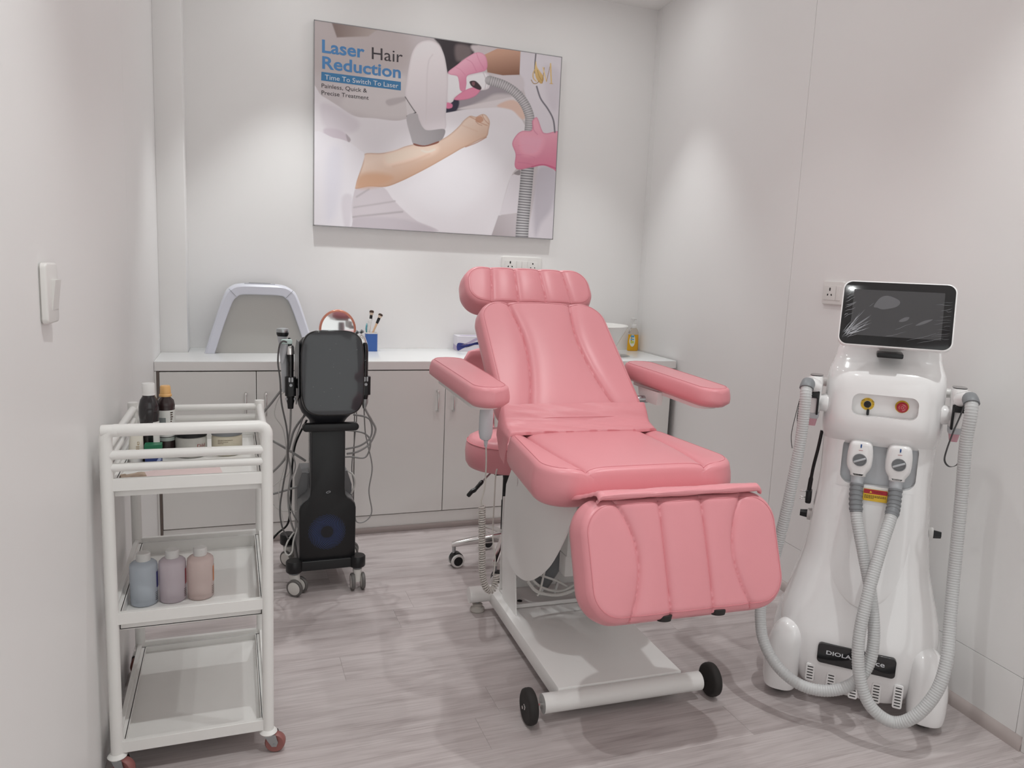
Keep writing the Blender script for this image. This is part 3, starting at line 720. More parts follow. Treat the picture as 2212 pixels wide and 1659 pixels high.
me = bpy.data.meshes.new('print')
vs = np.stack([U.ravel(), np.full(U.size, -PT - 0.0004), V.ravel()], 1)
idx = np.arange(NX * NY).reshape(NY, NX)
quads = np.stack([idx[:-1, :-1].ravel(), idx[:-1, 1:].ravel(), idx[1:, 1:].ravel(), idx[1:, :-1].ravel()], 1)
me.vertices.add(len(vs)); me.vertices.foreach_set('co', vs.astype(np.float32).ravel())
me.loops.add(quads.size); me.loops.foreach_set('vertex_index', quads.astype(np.int32).ravel())
me.polygons.add(len(quads)); me.polygons.foreach_set('loop_start', np.arange(0, quads.size, 4, dtype=np.int32))
me.update(calc_edges=True)
ca = me.color_attributes.new('print_colour', 'FLOAT_COLOR', 'POINT')
rgba = np.ones((U.size, 4), np.float32); rgba[:, :3] = np.clip(img * 1.30, 0, 0.92); ca.data.foreach_set('color', rgba.ravel())
pm = bpy.data.materials.new('poster_print'); pm.use_nodes = True
at = pm.node_tree.nodes.new('ShaderNodeAttribute'); at.attribute_name = 'print_colour'
pp = pm.node_tree.nodes['Principled BSDF']; pm.node_tree.links.new(at.outputs['Color'], pp.inputs['Base Color']); pp.inputs['Roughness'].default_value = 0.45; pp.inputs['Specular IOR Level'].default_value = 0.3
me.materials.append(pm)
po = bpy.data.objects.new('print', me); COL.objects.link(po); po.parent = poster

def line_frame(p0, p1, z):
    a, b = design(*p0), design(*p1); d = Vector((b[0] - a[0], 0, b[1] - a[1])); L = d.length
    return frame((a[0], z, a[1]), d, Vector((-d.z, 0, d.x)) if False else (0, 0, 1)), L
BLUE = mat('print_blue', (86, 140, 194), 0.5, var=0.01); DARKT = mat('print_dark', (66, 60, 64), 0.5, var=0.02); WT = mat('print_white', (232, 234, 238), 0.5, var=0.01)
def print_line(s, p0, p1, top, m, nm, bold=0.0, z=-PT - 0.0012):
    M, L = line_frame(p0, p1, z); hgt = design(*top)[1] - design(*p0)[1]
    mb = MB(); add_text(mb, s, M, width=L, height=hgt, bold=bold)
    mb.build(nm, m, poster)
print_line('Laser', (176, 286), (455, 322), (176, 198), BLUE, 'headline_lettering', 0.022)
print_line('Hair', (503, 330), (706, 354), (503, 246), DARKT, 'headline_lettering')
print_line('Reduction', (177, 392), (693, 456), (177, 308), BLUE, 'headline_lettering', 0.022)
bn = MB(); cs = [design(*p) for p in ((170, 472), (693, 538), (694, 481), (172, 415))]
bn.prism([(a, b) for a, b in cs], 0, 0.0004, M=FRONT((0, -PT - 0.0007, 0))); bn.build('banner', mat('print_banner', (70, 130, 178), 0.5, var=0.01), poster)
print_line('Time To Switch To Laser', (194, 465), (676, 523), (194, 431), WT, 'banner_lettering', z=-PT - 0.0018)
print_line('Painless, Quick &', (172, 519), (470, 553), (172, 490), DARKT, 'small_lettering')
print_line('Precise Treatment', (172, 565), (481, 600), (172, 536), DARKT, 'small_lettering')
# ------------------------------------------------------------------ treatment chair
bed = thing('treatment_chair', 'pink reclining treatment chair on a white wheeled base in the middle of the room', 'treatment chair', (1.097, 1.86, 0), rz=math.radians(-1.9))

def cushion(name, parent, M, L, hw0, hw1, rc, T, re=0.022, seams=(), depth=0.013, fall=0.02, crown=0.006, NA=210, NB=84, side=0.006, stitch=0.017, ends=(), m=None):
    m = m or PINK
    def hw(y): return hw0 + (hw1 - hw0) * (y / L + 0.5)
    def sd(x, y):
        qx = abs(x) - hw(y) + rc; qy = abs(y) - L / 2 + rc
        return -(math.hypot(max(qx, 0), max(qy, 0)) + min(max(qx, qy), 0) - rc)
    def width(y):
        k = abs(y) - (L / 2 - rc)
        return hw(y) - rc + (math.sqrt(max(0, rc * rc - k * k)) if k > 0 else rc)
    def top(x, y):
        d = max(0.0, sd(x, y)); z = 0.0
        if d < re: z -= re - math.sqrt(max(0, re * re - (re - d) ** 2))
        yn = y / L + 0.5
        xn = x / max(1e-6, hw(y))
        z += crown * (1 - min(1, xn * xn)) * (1 - (2 * yn - 1) ** 2)
        fade = min(1.0, d / 0.012) if d < 0.012 else 1.0
        for s in seams:
            sx = s(yn) * hw(y); dx = abs(x - sx)
            z -= (depth * math.exp(-dx / fall) + 0.35 * depth * math.exp(-dx / 0.0035)) * (0.35 + 0.65 * fade)
        for (ye) in ends:
            z -= depth * 0.7 * math.exp(-abs(yn - ye) * L / fall)
        return z
    ys = []
    for j in range(NB + 1):
        u = -1 + 2 * j / NB; ys.append(L / 2 * (0.45 * u + 0.55 * math.sin(u * PI / 2)))
    grid = []
    for y in ys:
        w = width(y); row = []
        for i in range(NA + 1):
            u = -1 + 2 * i / NA; x = w * (0.75 * u + 0.25 * math.sin(u * PI / 2))
            row.append(Vector((x, y, top(x, y))))
        grid.append(row)
    mb = MB(); C_ = NA + 1
    vs = [p for r in grid for p in r]
    fs = [[i * C_ + j, i * C_ + j + 1, (i + 1) * C_ + j + 1, (i + 1) * C_ + j] for i in range(NB) for j in range(NA)]
    loop = [j for j in range(C_)] + [i * C_ + NA for i in range(1, NB + 1)] + [NB * C_ + j for j in range(NA - 1, -1, -1)] + [i * C_ for i in range(NB - 1, 0, -1)]
    n = len(loop); B = [vs[k] for k in loop]; nr = []
    for k in range(n):
        tt = B[(k + 1) % n] - B[k - 1]; nn = Vector((tt.y, -tt.x, 0)); nr.append(nn.normalized() if nn.length > 1e-9 else Vector((0, 0, 0)))
    prev = loop
    for (off, z) in ((side * 0.6, -re - (T - re) * 0.18), (side, -re - (T - re) * 0.45), (side * 0.7, -re - (T - re) * 0.72), (-0.004, -T + 0.008), (-0.014, -T)):
        base = len(vs)
        for k in range(n): vs.append(Vector((B[k].x + nr[k].x * off, B[k].y + nr[k].y * off, z)))
        cur = list(range(base, base + n))
        for k in range(n): fs.append([prev[k], prev[(k + 1) % n], cur[(k + 1) % n], cur[k]])
        prev = cur
    fs.append(list(reversed(prev)))
    mb.add(vs, fs, M)
    o = mb.build(name, m, parent, angle=60)
    if stitch:
        st = []
        for k in range(0, n, 2):
            p = B[k] - nr[k] * stitch; st.append(Vector((p.x, p.y, top(p.x, p.y) + 0.0003)))
        MB().tube(st, 0.0011, 5, closed=True, M=M).build('stitching', PINKD, o)
    return o

def lerp_curve(pts):
    T = [a for a, _ in pts]; Vv = [v for _, v in pts]; n = len(pts)
    sl = [(Vv[i + 1] - Vv[i]) / (T[i + 1] - T[i]) for i in range(n - 1)]
    tg = [sl[0]] + [(sl[i] + sl[i - 1]) / 2 for i in range(1, n - 1)] + [sl[-1]]
    def f(t):
        t = min(max(t, T[0]), T[-1]); i = max(k for k in range(n - 1) if T[k] <= t)
        h = T[i + 1] - T[i]; s = (t - T[i]) / h
        return (2 * s ** 3 - 3 * s * s + 1) * Vv[i] + (s ** 3 - 2 * s * s + s) * h * tg[i] + (-2 * s ** 3 + 3 * s * s) * Vv[i + 1] + (s ** 3 - s * s) * h * tg[i + 1]
    return f
def pair(pts): return [lerp_curve(pts), lerp_curve([(a, -v) for a, v in pts])]

# cushions: frame origin at the middle of the upper face
MS = frame((0.008, 0.212, 0.768), (1, 0, 0), (0, 0.49, 0.004))
seat = cushion('seat', bed, MS, 0.510, 0.322, 0.272, 0.105, 0.112, re=0.024, seams=pair([(0, 0.58), (0.35, 0.68), (1, 0.80)]), depth=0.014, fall=0.020, crown=0.004)
MBK = frame((0, 0.668, 0.992), (1, 0, 0), (0, 0.455, 0.385))
backrest = cushion('backrest', bed, MBK, 0.600, 0.270, 0.258, 0.100, 0.085, re=0.022, seams=pair([(0, 0.68), (0.2, 0.55), (0.45, 0.44), (0.7, 0.41), (1, 0.50)]), depth=0.016, fall=0.022, crown=0.002)
MHD = frame((0.014, 1.050, 1.240), (1, 0, 0), (0, 0.105, 0.145))
cushion('headrest', bed, MHD, 0.190, 0.280, 0.272, 0.080, 0.105, re=0.026, seams=pair([(0, 0.62), (1, 0.56)]) + pair([(0, 0.22), (1, 0.20)]), depth=0.010, fall=0.018, crown=0.004, NB=60)
MFT = frame((0.016, -0.264, 0.588), (1, 0, 0), (0, 0.12, 0.31))
legrest = cushion('leg_rest', bed, MFT, 0.312, 0.291, 0.294, 0.088, 0.09, re=0.028, seams=pair([(0, 0.62), (0.25, 0.52), (0.5, 0.48), (0.75, 0.53), (1, 0.66)]) + pair([(0, 0.215), (1, 0.215)]), depth=0.012, fall=0.020, crown=0.004)
for sx in (-1, 1):
    # armrest pad, its tray and bracket
    ex = (1, 0, 0)
    MA = frame((0.381 if sx > 0 else -0.390, 0.488, 0.953 if sx > 0 else 0.964), (1, 0.045 if sx < 0 else 0.085, 0), (-0.0225 if sx < 0 else -0.0425, 0.5, 0.024))
    a = cushion('armrest', bed, MA, 0.55, 0.063, 0.067, 0.062, 0.064, re=0.016, depth=0, crown=0.003, NA=36, NB=72, side=0.004, stitch=0.013)
    q = MB(); q.prism(rrect(0.09, 0.44, 0.04, 6), -0.078, -0.0635, M=MA); q.build('armrest_tray', WPLAST, a)
    q = MB(); q.prism([(-0.07, -0.012), (0.05, -0.012), (0.07, 0.012), (0.075, 0.035), (-0.075, 0.035)], -0.012, 0.012, bev=0.004, M=frame((sx * 0.33, 0.56, 0.85), (0, 1, 0), (0, 0, 1))); q.build('armrest_bracket', WENAM, a)
    q = MB(); q.cyl((sx * 0.33, 0.58, 0.845), (sx * 0.235, 0.60, 0.84), 0.014, n=16); q.build('armrest_pivot', STEEL, a)

# loose vinyl flaps that cover the joints
def flap(name, prof, hw, nseg, wob, thick=0.004, ends=None):
    g0 = []; 
    for i, (y, z) in enumerate(prof):
        row = []
        for k in range(nseg + 1):
            u = -1 + 2 * k / nseg
            w = wob * (math.sin(u * 9 + i * 0.7) + 0.6 * math.sin(u * 23 + i * 1.9))
            yy, zz = y, z + w
            x = hw * u
            if ends:
                e = max(0.0, abs(u) - ends[0]) / (1 - ends[0]); zz -= ends[1] * e * e; x -= math.copysign(ends[2] * e * e, u)
            row.append(Vector((x, yy, zz)))
        g0.append(row)
    g1 = [[p + Vector((0, 0.0, -thick)) for p in r] for r in g0]
    mb = MB(); mb.sheet(g0); mb.sheet([list(reversed(r)) for r in g1])
    R_, C2 = len(g0), nseg + 1; N0 = R_ * C2
    top = lambda i, j: i * C2 + j
    bot = lambda i, j: N0 + i * C2 + (C2 - 1 - j)
    for i in range(R_ - 1):
        mb.f.append([top(i, 0), top(i + 1, 0), bot(i + 1, 0), bot(i, 0)]); mb.f.append([top(i, C2 - 1), bot(i, C2 - 1), bot(i + 1, C2 - 1), top(i + 1, C2 - 1)])
    for j in range(C2 - 1):
        mb.f.append([top(0, j), bot(0, j), bot(0, j + 1), top(0, j + 1)]); mb.f.append([top(R_ - 1, j), top(R_ - 1, j + 1), bot(R_ - 1, j + 1), bot(R_ - 1, j)])
    return mb.build(name, PINK, bed, angle=70)
pr = spline([(0.388, 0.7765, 0), (0.400, 0.780, 0), (0.43, 0.789, 0), (0.450, 0.804, 0), (0.466, 0.830, 0), (0.484, 0.852, 0)], 5)
flap('joint_flap', [(p.x, p.y) for p in pr], 0.286, 60, 0.0010, thick=0.011, ends=(0.92, 0.095, 0.003))
pr = spline([(-0.030, 0.690, 0), (-0.10, 0.712, 0), (-0.160, 0.738, 0), (-0.196, 0.750, 0), (-0.214, 0.744, 0), (-0.212, 0.734, 0), (-0.200, 0.735, 0)], 5)
flap('knee_flap', [(p.x, p.y) for p in pr], 0.248, 60, 0.0010, thick=0.003, ends=(0.93, 0.010, 0.004)).location.x = 0.018

# rubber stops below the leg rest
for sx in (-0.075, 0.085):
    q = MB(); q.cyl((sx + 0.016, -0.290, 0.444), (sx + 0.016, -0.294, 0.428), 0.022, 0.018, 20, bev=0.002); q.build('rubber_stop', RUBBER, legrest)

# undercarriage
MB().box(-0.19, 0.19, 0.02, 0.44, 0.615, 0.656, bev=0.004).build('seat_frame', WENAM, bed)
MB().box(-0.17, 0.17, -0.16, 0.05, 0.600, 0.640, bev=0.004).build('leg_rest_hinge', WENAM, bed)
for sx in (-1, 1):
    tg = [(0.40, 0.660), (0.442, 0.626), (0.506, 0.517), (0.554, 0.417), (0.572, 0.351), (0.565, 0.301), (0.518, 0.267), (0.44, 0.26), (0.337, 0.283), (0.235, 0.342), (0.143, 0.417), (0.062, 0.513), (0.01, 0.590), (-0.025, 0.650), (-0.03, 0.662)]
    o2 = [(p.x, p.y) for p in spline([(a, b, 0) for a, b in tg], 4)]
    q = MB(); q.prism(list(reversed(o2)) if True else o2, -0.002, 0.002, M=frame((sx * 0.200, 0, 0), (0, 1, 0), (0, 0, 1))); q.build('side_cover', WENAM, bed)
    # upright side plate of the lift
    q = MB(); q.prism([(0.49, 0.087), (0.65, 0.087), (0.68, 0.31), (0.66, 0.52), (0.60, 0.60), (0.54, 0.60), (0.535, 0.33)], -0.002, 0.002, M=frame((sx * 0.180, 0, 0), (0, 1, 0), (0, 0, 1))); q.build('lift_side_plate', WENAM, bed)
    q = MB(); q.tube([(sx * 0.15, 0.66, 0.13), (sx * 0.15, 0.26, 0.62)], 0.016, 14); q.build('lift_arm', WENAM, bed)
    q = MB(); q.tube([(sx * 0.135, 0.62, 0.30), (sx * 0.135, 0.40, 0.64)], 0.014, 14); q.build('lift_arm', WENAM, bed)
MB().box(-0.178, 0.178, 0.70, 0.704, 0.087, 0.46, bev=0.001).build('lift_back_plate', GENAM, bed)
pan = MB().box(-0.176, 0.176, 0.556, 0.699, 0.087, 0.095, bev=0.001).build('lift_floor_plate', GENAM, bed)
MB().box(-0.178, 0.178, 0.545, 0.5555, 0.087, 0.101, bev=0.001).build('lift_front_lip', WENAM, bed)
for x, y in ((-0.135, 0.585), (0.12, 0.59), (-0.15, 0.65), (0.14, 0.65)):
    MB().cyl((x, y, 0.0948), (x, y, 0.0966), 0.0095, n=18).build('bolt_hole', HOLE, pan)
MB().box(-0.025, 0.085, 0.44, 0.50, 0.235, 0.315, bev=0.008).build('motor_box', WPLAST, bed)
MB().box(-0.025, 0.115, 0.43, 0.54, 0.312, 0.47, bev=0.01).build('motor_housing', WPLAST, bed)
MB().cyl((-0.03, 0.64, 0.13), (0.02, 0.55, 0.31), 0.03, n=20, bev=0.004).build('actuator', GREYP, bed)
MB().cyl((0.02, 0.55, 0.31), (0.06, 0.40, 0.62), 0.012, n=14).build('actuator_rod', STEEL, bed)
MB().tube([(-0.04, 0.62, 0.095), (-0.03, 0.61, 0.15)], 0.006, 8).build('actuator_foot', WENAM, bed)
MB().tube([(0.015, 0.62, 0.095), (0.025, 0.61, 0.15)], 0.006, 8).build('actuator_foot', WENAM, bed)
for pts, rr in (([(-0.14, 0.50, 0.21), (-0.10, 0.50, 0.165), (-0.02, 0.50, 0.145), (0.05, 0.49, 0.17), (0.09, 0.48, 0.24), (0.11, 0.47, 0.33)], 0.006),
                ([(-0.13, 0.52, 0.22), (-0.08, 0.51, 0.175), (0.0, 0.51, 0.155), (0.07, 0.50, 0.20), (0.12, 0.49, 0.28)], 0.005),
                ([(-0.10, 0.53, 0.22), (-0.02, 0.52, 0.19), (0.06, 0.51, 0.15), (0.10, 0.50, 0.19)], 0.004),
                ([(-0.07, 0.51, 0.25), (-0.09, 0.50, 0.17), (-0.10, 0.50, 0.15)], 0.004)):
    MB().tube(spline(pts, 8), rr, 8).build('power_cable', CABLEW, bed)

# base
MB().box(-0.208, 0.205, 0.015, 0.745, 0.034, 0.086, bev=0.003).build('base_plate', GENAM, bed)
MB().tube([(-0.262, 0, 0.054), (0.262, 0, 0.054)], 0.0285, 24).build('front_tube', WENAM, bed)
MB().tube([(-0.288, 0.735, 0.068), (0.288, 0.735, 0.068)], 0.0305, 24).build('rear_tube', WENAM, bed)
for sx in (-1, 1):
    f = MB().lathe([(0.001, 0.0), (0.026, 0.0), (0.029, 0.006), (0.027, 0.014), (0.018, 0.018), (0.016, 0.024), (0.02, 0.028), (0.012, 0.032), (0.001, 0.032)], 24, (sx * 0.252, 0.735, 0.0)).build('levelling_foot', mat('foot_grey', (186, 180, 174), 0.5, var=0.04), bed)
    MB().cyl((sx * 0.252, 0.735, 0.028), (sx * 0.252, 0.735, 0.045), 0.006, n=12).build('foot_screw', STEEL, f)
    Mw = frame((sx * 0.303, 0, 0.052), (0, 1, 0), (0, 0, 1))            # z axis along +x
    w = MB(); prof = [(0.034, -0.013), (0.044, -0.0145), (0.050, -0.011), (0.052, -0.004), (0.0515, 0.0), (0.052, 0.004), (0.050, 0.011), (0.044, 0.0145), (0.034, 0.013)]
    w.lathe(prof, 40, M=Mw); w = w.build('wheel', RUBBER, bed, angle=50)
    h = MB(); h.lathe([(0.001, -0.008), (0.012, -0.009), (0.020, -0.005), (0.030, -0.004), (0.0345, -0.0125), (0.0345, 0.0125), (0.030, 0.004), (0.020, 0.005), (0.012, 0.009), (0.001, 0.008)], 36, M=Mw); h.build('hub', mat('hub_zinc', (176, 182, 184), 0.4, metal=0.35, var=0.08, vscale=60), w, angle=50)
    h = MB(); h.cyl((sx * 0.260, 0, 0.052), (sx * 0.324, 0, 0.052), 0.0055, n=6); h.cyl((sx * 0.312, 0, 0.052), (sx * 0.318, 0, 0.052), 0.009, n=6); h.build('axle_bolt', CHROME, w)

# ------------------------------------------------------------------ chair handset with coiled cord
hs = thing('hand_control', 'white handset hanging under the left armrest of the pink chair with coiled cord', 'remote control', (0.757, 2.25, 0.80))
q = MB(); q.rings([[Vector((a * x, b * y, z)) for x, y in rrect(2, 2, 0.9, 6)] for z, a, b in ((-0.043, 0.012, 0.010), (-0.038, 0.018, 0.013), (-0.02, 0.0225, 0.015), (0.03, 0.0225, 0.015), (0.056, 0.021, 0.015), (0.06, 0.018, 0.012))]); q.build('body', LGREY, hs)
q = MB(); q.tube([(0.002, 0, -0.042), (0.003, 0, -0.068)], [0.006, 0.0035], 10)
for k in range(4): q.cyl((0.002, 0, -0.045 - 0.006 * k), (0.002, 0, -0.048 - 0.006 * k), 0.0075 - 0.0008 * k, n=12)
q.build('strain_relief', LGREY, hs)
COIL = mat('coil_cord', (196, 190, 184), 0.4, var=0.02)
q = MB(); q.tube(spline([(0.003, 0, -0.066), (0.006, 0, -0.12), (0.004, 0, -0.2), (-0.006, 0.0, -0.245), (-0.004, 0, -0.262)], 6), 0.0026, 8); q.build('cord', COIL, hs)
path = resample(spline([(-0.002, 0, -0.262), (0.0, 0, -0.34), (0.004, 0, -0.43), (0.008, 0, -0.50), (0.022, 0, -0.545), (0.046, 0.01, -0.562), (0.064, 0.02, -0.54), (0.066, 0.03, -0.515)], 10), 0.0012)
hel = []; a = Vector((0, 1, 0))
for i, p in enumerate(path):
    tt = (path[min(i + 1, len(path) - 1)] - path[max(i - 1, 0)]).normalized(); a = (a - tt * a.dot(tt)).normalized(); b = tt.cross(a)
    ph = i * 0.0012 / 0.0078 * 2 * PI; rr = 0.0098
    hel.append(p + (a * math.cos(ph) + b * math.sin(ph)) * rr)
q = MB(); q.tube(hel, 0.0030, 6); q.build('coiled_cord', COIL, hs)
q = MB(); q.tube(spline([tuple(hel[-1]), (0.068, 0.05, -0.47), (0.07, 0.09, -0.40), (0.085, 0.13, -0.30), (0.10, 0.17, -0.22), (0.115, 0.2, -0.2)], 8), 0.0026, 8); q.build('cord', COIL, hs)
# ------------------------------------------------------------------ laser machine
lm = thing('laser_machine', 'tall glossy white laser hair removal machine with tilted touch screen', 'laser machine', (1.751, 1.634, 0), rz=math.radians(-45))
def sup(hw, yf, yb, z, e=3.4, n=64, tilt=0.0):
    out = []; cy, hd = (yf + yb) / 2, (yb - yf) / 2
    for k in range(n):
        a = 2 * PI * k / n; c, s_ = math.cos(a), math.sin(a)
        x = hw * math.copysign(abs(c) ** (2 / e), c); y = cy + hd * math.copysign(abs(s_) ** (2 / e), s_)
        out.append(Vector((x, y, z + tilt * (y - yf))))
    return out
def curve_rows(rows, n):
    """smooth rows of numbers"""
    P = [Vector(r[:3]) for r in rows]; Q = [Vector((r[3], 0, 0)) for r in rows]
    a = spline(P, n); b = spline(Q, n); return [(p.x, p.y, p.z, q_.x) for p, q_ in zip(a, b)]
rows = [(0.045, 0.150, 0.030, 0.335), (0.055, 0.165, 0.018, 0.345), (0.10, 0.190, 0.002, 0.36), (0.16, 0.214, 0.0, 0.37), (0.22, 0.228, 0.006, 0.37), (0.27, 0.226, 0.018, 0.365), (0.33, 0.212, 0.034, 0.36), (0.39, 0.196, 0.048, 0.35), (0.46, 0.180, 0.060, 0.34), (0.58, 0.168, 0.070, 0.33), (0.70, 0.158, 0.076, 0.32), (0.80, 0.157, 0.080, 0.315), (0.87, 0.160, 0.080, 0.31)]
b = MB(); b.rings([sup(hw, yf, yb, z) for z, hw, yf, yb in curve_rows(rows, 5)])
body = b.build('body', GLOSSW, lm, angle=50)
cutm = MB(); o = [(x, y) for x, y in rrect(0.206, 0.142, 0.030, 7, 0.006, 0.772)]
o = [(x * (1.0 + 0.12 * (y - 0.787) / 0.06) if False else x, y) for x, y in o]
cutm.prism(o, -0.106, 0.1, M=FRONT((0, 0, 0)))
cut(body, cutm.build('cutter', GLOSSW, lm))
MB().prism(rrect(0.204, 0.140, 0.029, 7, 0.006, 0.772), -0.1058, -0.1045, M=FRONT((0, 0, 0))).build('connector_panel', LGREY, lm)
# raised front bib that ends in a U above the badge
SPL = curve_rows([(0.045, 0.150, 0.030, 0.335), (0.10, 0.190, 0.002, 0.36), (0.22, 0.228, 0.006, 0.37), (0.27, 0.226, 0.018, 0.365), (0.33, 0.212, 0.034, 0.36), (0.39, 0.196, 0.048, 0.35), (0.46, 0.180, 0.060, 0.34), (0.58, 0.168, 0.070, 0.33), (0.70, 0.158, 0.076, 0.32)], 8)
def front_y(x, z):
    i = max(k for k in range(len(SPL)) if SPL[k][0] <= z or k == 0); a_, b2 = SPL[i], SPL[min(i + 1, len(SPL) - 1)]
    s2 = 0 if b2[0] == a_[0] else (z - a_[0]) / (b2[0] - a_[0]); hw, yf, yb = [a_[k] + (b2[k] - a_[k]) * s2 for k in (1, 2, 3)]
    return (yf + yb) / 2 - (yb - yf) / 2 * max(0, 1 - abs(x / hw) ** 3.4) ** (1 / 3.4)
gr = []; PR = spline([(0.690, 0.118, 0), (0.62, 0.116, 0), (0.54, 0.112, 0), (0.47, 0.104, 0), (0.41, 0.088, 0), (0.365, 0.062, 0), (0.338, 0.030, 0), (0.332, 0.004, 0)], 5)
for p_ in PR:
    gr.append([Vector((p_.y * u, front_y(p_.y * u, p_.x) - 0.0030 * (1 - abs(u) ** 6), p_.x)) for u in [-1 + k / 12 for k in range(25)]])
q = MB(); q.sheet(gr); q.build('front_bib', GLOSSW, lm, angle=60)
# shoulders / head housing
rows = [(0.822, 0.157, 0.090, 0.312), (0.842, 0.161, 0.070, 0.314), (0.868, 0.165, 0.053, 0.316), (0.905, 0.166, 0.046, 0.316), (0.96, 0.165, 0.049, 0.316), (1.01, 0.164, 0.055, 0.312), (1.04, 0.160, 0.066, 0.305), (1.062, 0.152, 0.088, 0.295), (1.082, 0.146, 0.112, 0.285), (1.105, 0.142, 0.126, 0.275), (1.122, 0.132, 0.136, 0.265), (1.130, 0.115, 0.150, 0.25)]
b = MB(); b.rings([sup(hw, yf, yb, z, 3.6) for z, hw, yf, yb in curve_rows(rows, 5)])
head = b.build('head_housing', GLOSSW, lm, angle=50)
cutm = MB(); cutm.prism(rrect(0.176, 0.066, 0.022, 7, 0.003, 0.949), -0.078, 0.1, M=FRONT((0, 0, 0)))
cut(head, cutm.build('cutter', GLOSSW, lm))
# side ears that carry the holders
for sx in (-1, 1):
    q = MB(); q.cyl((sx * 0.150, 0.11, 0.935), (sx * 0.178, 0.11, 0.935), 0.03, 0.026, 24, bev=0.004); q.build('holder_boss', GLOSSW, lm)
    q = MB(); q.cyl((sx * 0.160, 0.19, 0.99), (sx * 0.182, 0.19, 0.99), 0.014, 0.013, 20, bev=0.002); q.build('holder_screw', WPLAST, lm)
    q = MB(); q.box(sx * 0.180 - 0.003, sx * 0.180 + 0.003, 0.07, 0.15, 0.90, 0.972, bev=0.0015); q.box(min(sx * 0.18, sx * 0.225), max(sx * 0.18, sx * 0.225), 0.062, 0.078, 0.952, 0.970, bev=0.0015); q.box(min(sx * 0.18, sx * 0.225), max(sx * 0.18, sx * 0.225), 0.140, 0.150, 0.952, 0.970, bev=0.0015); q.build('holder', BLACK, lm)
    # side knobs
    q = MB(); q.cyl((sx * 0.150, 0.20, 0.55), (sx * 0.182, 0.20, 0.55), 0.021, 0.019, 24, bev=0.002); kb = q.build('side_valve', WPLAST, lm)
    q = MB(); q.cyl((sx * 0.182, 0.20, 0.55), (sx * 0.204, 0.20, 0.55), 0.014, 0.011, 5); q.build('valve_cap', BLACK, kb)
# pods around the castors
for sx in (-1, 1):
    for cy, rr in ((0.045, 1.0), (0.315, 1.0)):
        q = MB(); prof = [(0.026, 0.044), (0.031, 0.049), (0.06, 0.053), (0.12, 0.054), (0.17, 0.052), (0.205, 0.046), (0.228, 0.034), (0.240, 0.018), (0.243, 0.006)]
        P = spline([(z, r_, 0) for z, r_ in prof], 4); rs = []
        for p in P:
            z, r_ = p.x, p.y
            inx = sx * (0.206 - 0.016 * max(0, (z - 0.10) / 0.14) ** 1.3)
            rs.append([Vector((inx + r_ * math.copysign(abs(math.cos(a)) ** 0.8, math.cos(a)), cy + 0.012 * (z / 0.24) + r_ * 1.1 * math.copysign(abs(math.sin(a)) ** 0.8, math.sin(a)), z)) for a in [2 * PI * k / 36 for k in range(36)]])
        q.rings(rs); q.build('castor_pod', GLOSSW, lm, angle=60)
        w = MB(); w.lathe([(0.001, -0.020), (0.024, -0.021), (0.029, -0.015), (0.030, 0.0), (0.029, 0.015), (0.024, 0.021), (0.001, 0.020)], 28, M=frame((sx * 0.206, cy + 0.004, 0.0302), (0, 1, 0), (0, 0, 1))); w.build('castor_wheel', RUBBER, lm)
# key switch and emergency stop
YEL = mat('label_yellow', (226, 184, 52), 0.4, var=0.02); RED = mat('stop_red', (172, 24, 42), 0.3, coat=0.3, var=0.02); REDL = mat('warning_red', (170, 34, 48), 0.4, var=0.03)
Mk = FRONT((-0.043, 0.0778, 0.949))
q = MB(); q.prism(circ(0.0185, 36), 0, 0.0012, M=Mk); ks = q.build('key_switch', YEL, lm)
q = MB(); q.lathe([(0.001, 0.001), (0.0105, 0.001), (0.0105, 0.006), (0.008, 0.007), (0.001, 0.007)], 28, M=Mk); q.build('key_barrel', CHROME, ks)
q = MB(); q.lathe([(0.0088, 0.0066), (0.0102, 0.0066), (0.0102, 0.0076), (0.0088, 0.0076)], 28, M=Mk); q.build('barrel_ring', BLACK, ks)
q = MB(); q.box(-0.0018, 0.0018, -0.008, 0.008, 0.006, 0.010, bev=0.0005, M=Mk @ Matrix.Rotation(0.8, 4, 'Z')); q.build('key_slot', BLACK, ks)
q = MB(); add_text(q, 'OFF', Mk @ Matrix.Rotation(0.35, 4, 'Z') @ Matrix.Translation((-0.0125, 0.0125, 0.0015)), height=0.0036); add_text(q, 'ON', Mk @ Matrix.Rotation(-0.45, 4, 'Z') @ Matrix.Translation((0.005, 0.0125, 0.0015)), height=0.0036); add_text(q, '0', Mk @ Matrix.Translation((-0.0165, -0.001, 0.0015)), height=0.0034); add_text(q, '0', Mk @ Matrix.Translation((0.0145, -0.001, 0.0015)), height=0.0034)
q.box(-0.002, 0.004, 0.0148, 0.0155, 0.0013, 0.0016, M=Mk); q.build('switch_lettering', BLACK, ks)
ky = thing('key', 'small black-handled key hanging from the key switch of the laser', 'key', lm.matrix_basis @ Vector((-0.040, 0.066, 0.926)), rz=math.radians(-45))
q = MB(); q.prism(rrect(0.0075, 0.019, 0.0035, 5), -0.0015, 0.0015, bev=0.0006, M=FRONT((0, 0, 0))); q.build('key_head', BLACK, ky)
q = MB(); q.box(-0.0012, 0.0012, -0.0007, 0.0007, -0.030, -0.0095); q.build('key_blade', CHROME, ky)
q = MB(); q.tube([(0, 0.001 * 0, 0.010), (0, 0.003, 0.013), (-0.001, 0.006, 0.0145)], 0.0008, 6); q.build('key_ring', CHROME, ky)
Ms = FRONT((0.049, 0.0778, 0.951))
q = MB(); q.prism(circ(0.0185, 36), 0, 0.0012, M=Ms); es = q.build('emergency_stop', YEL, lm)
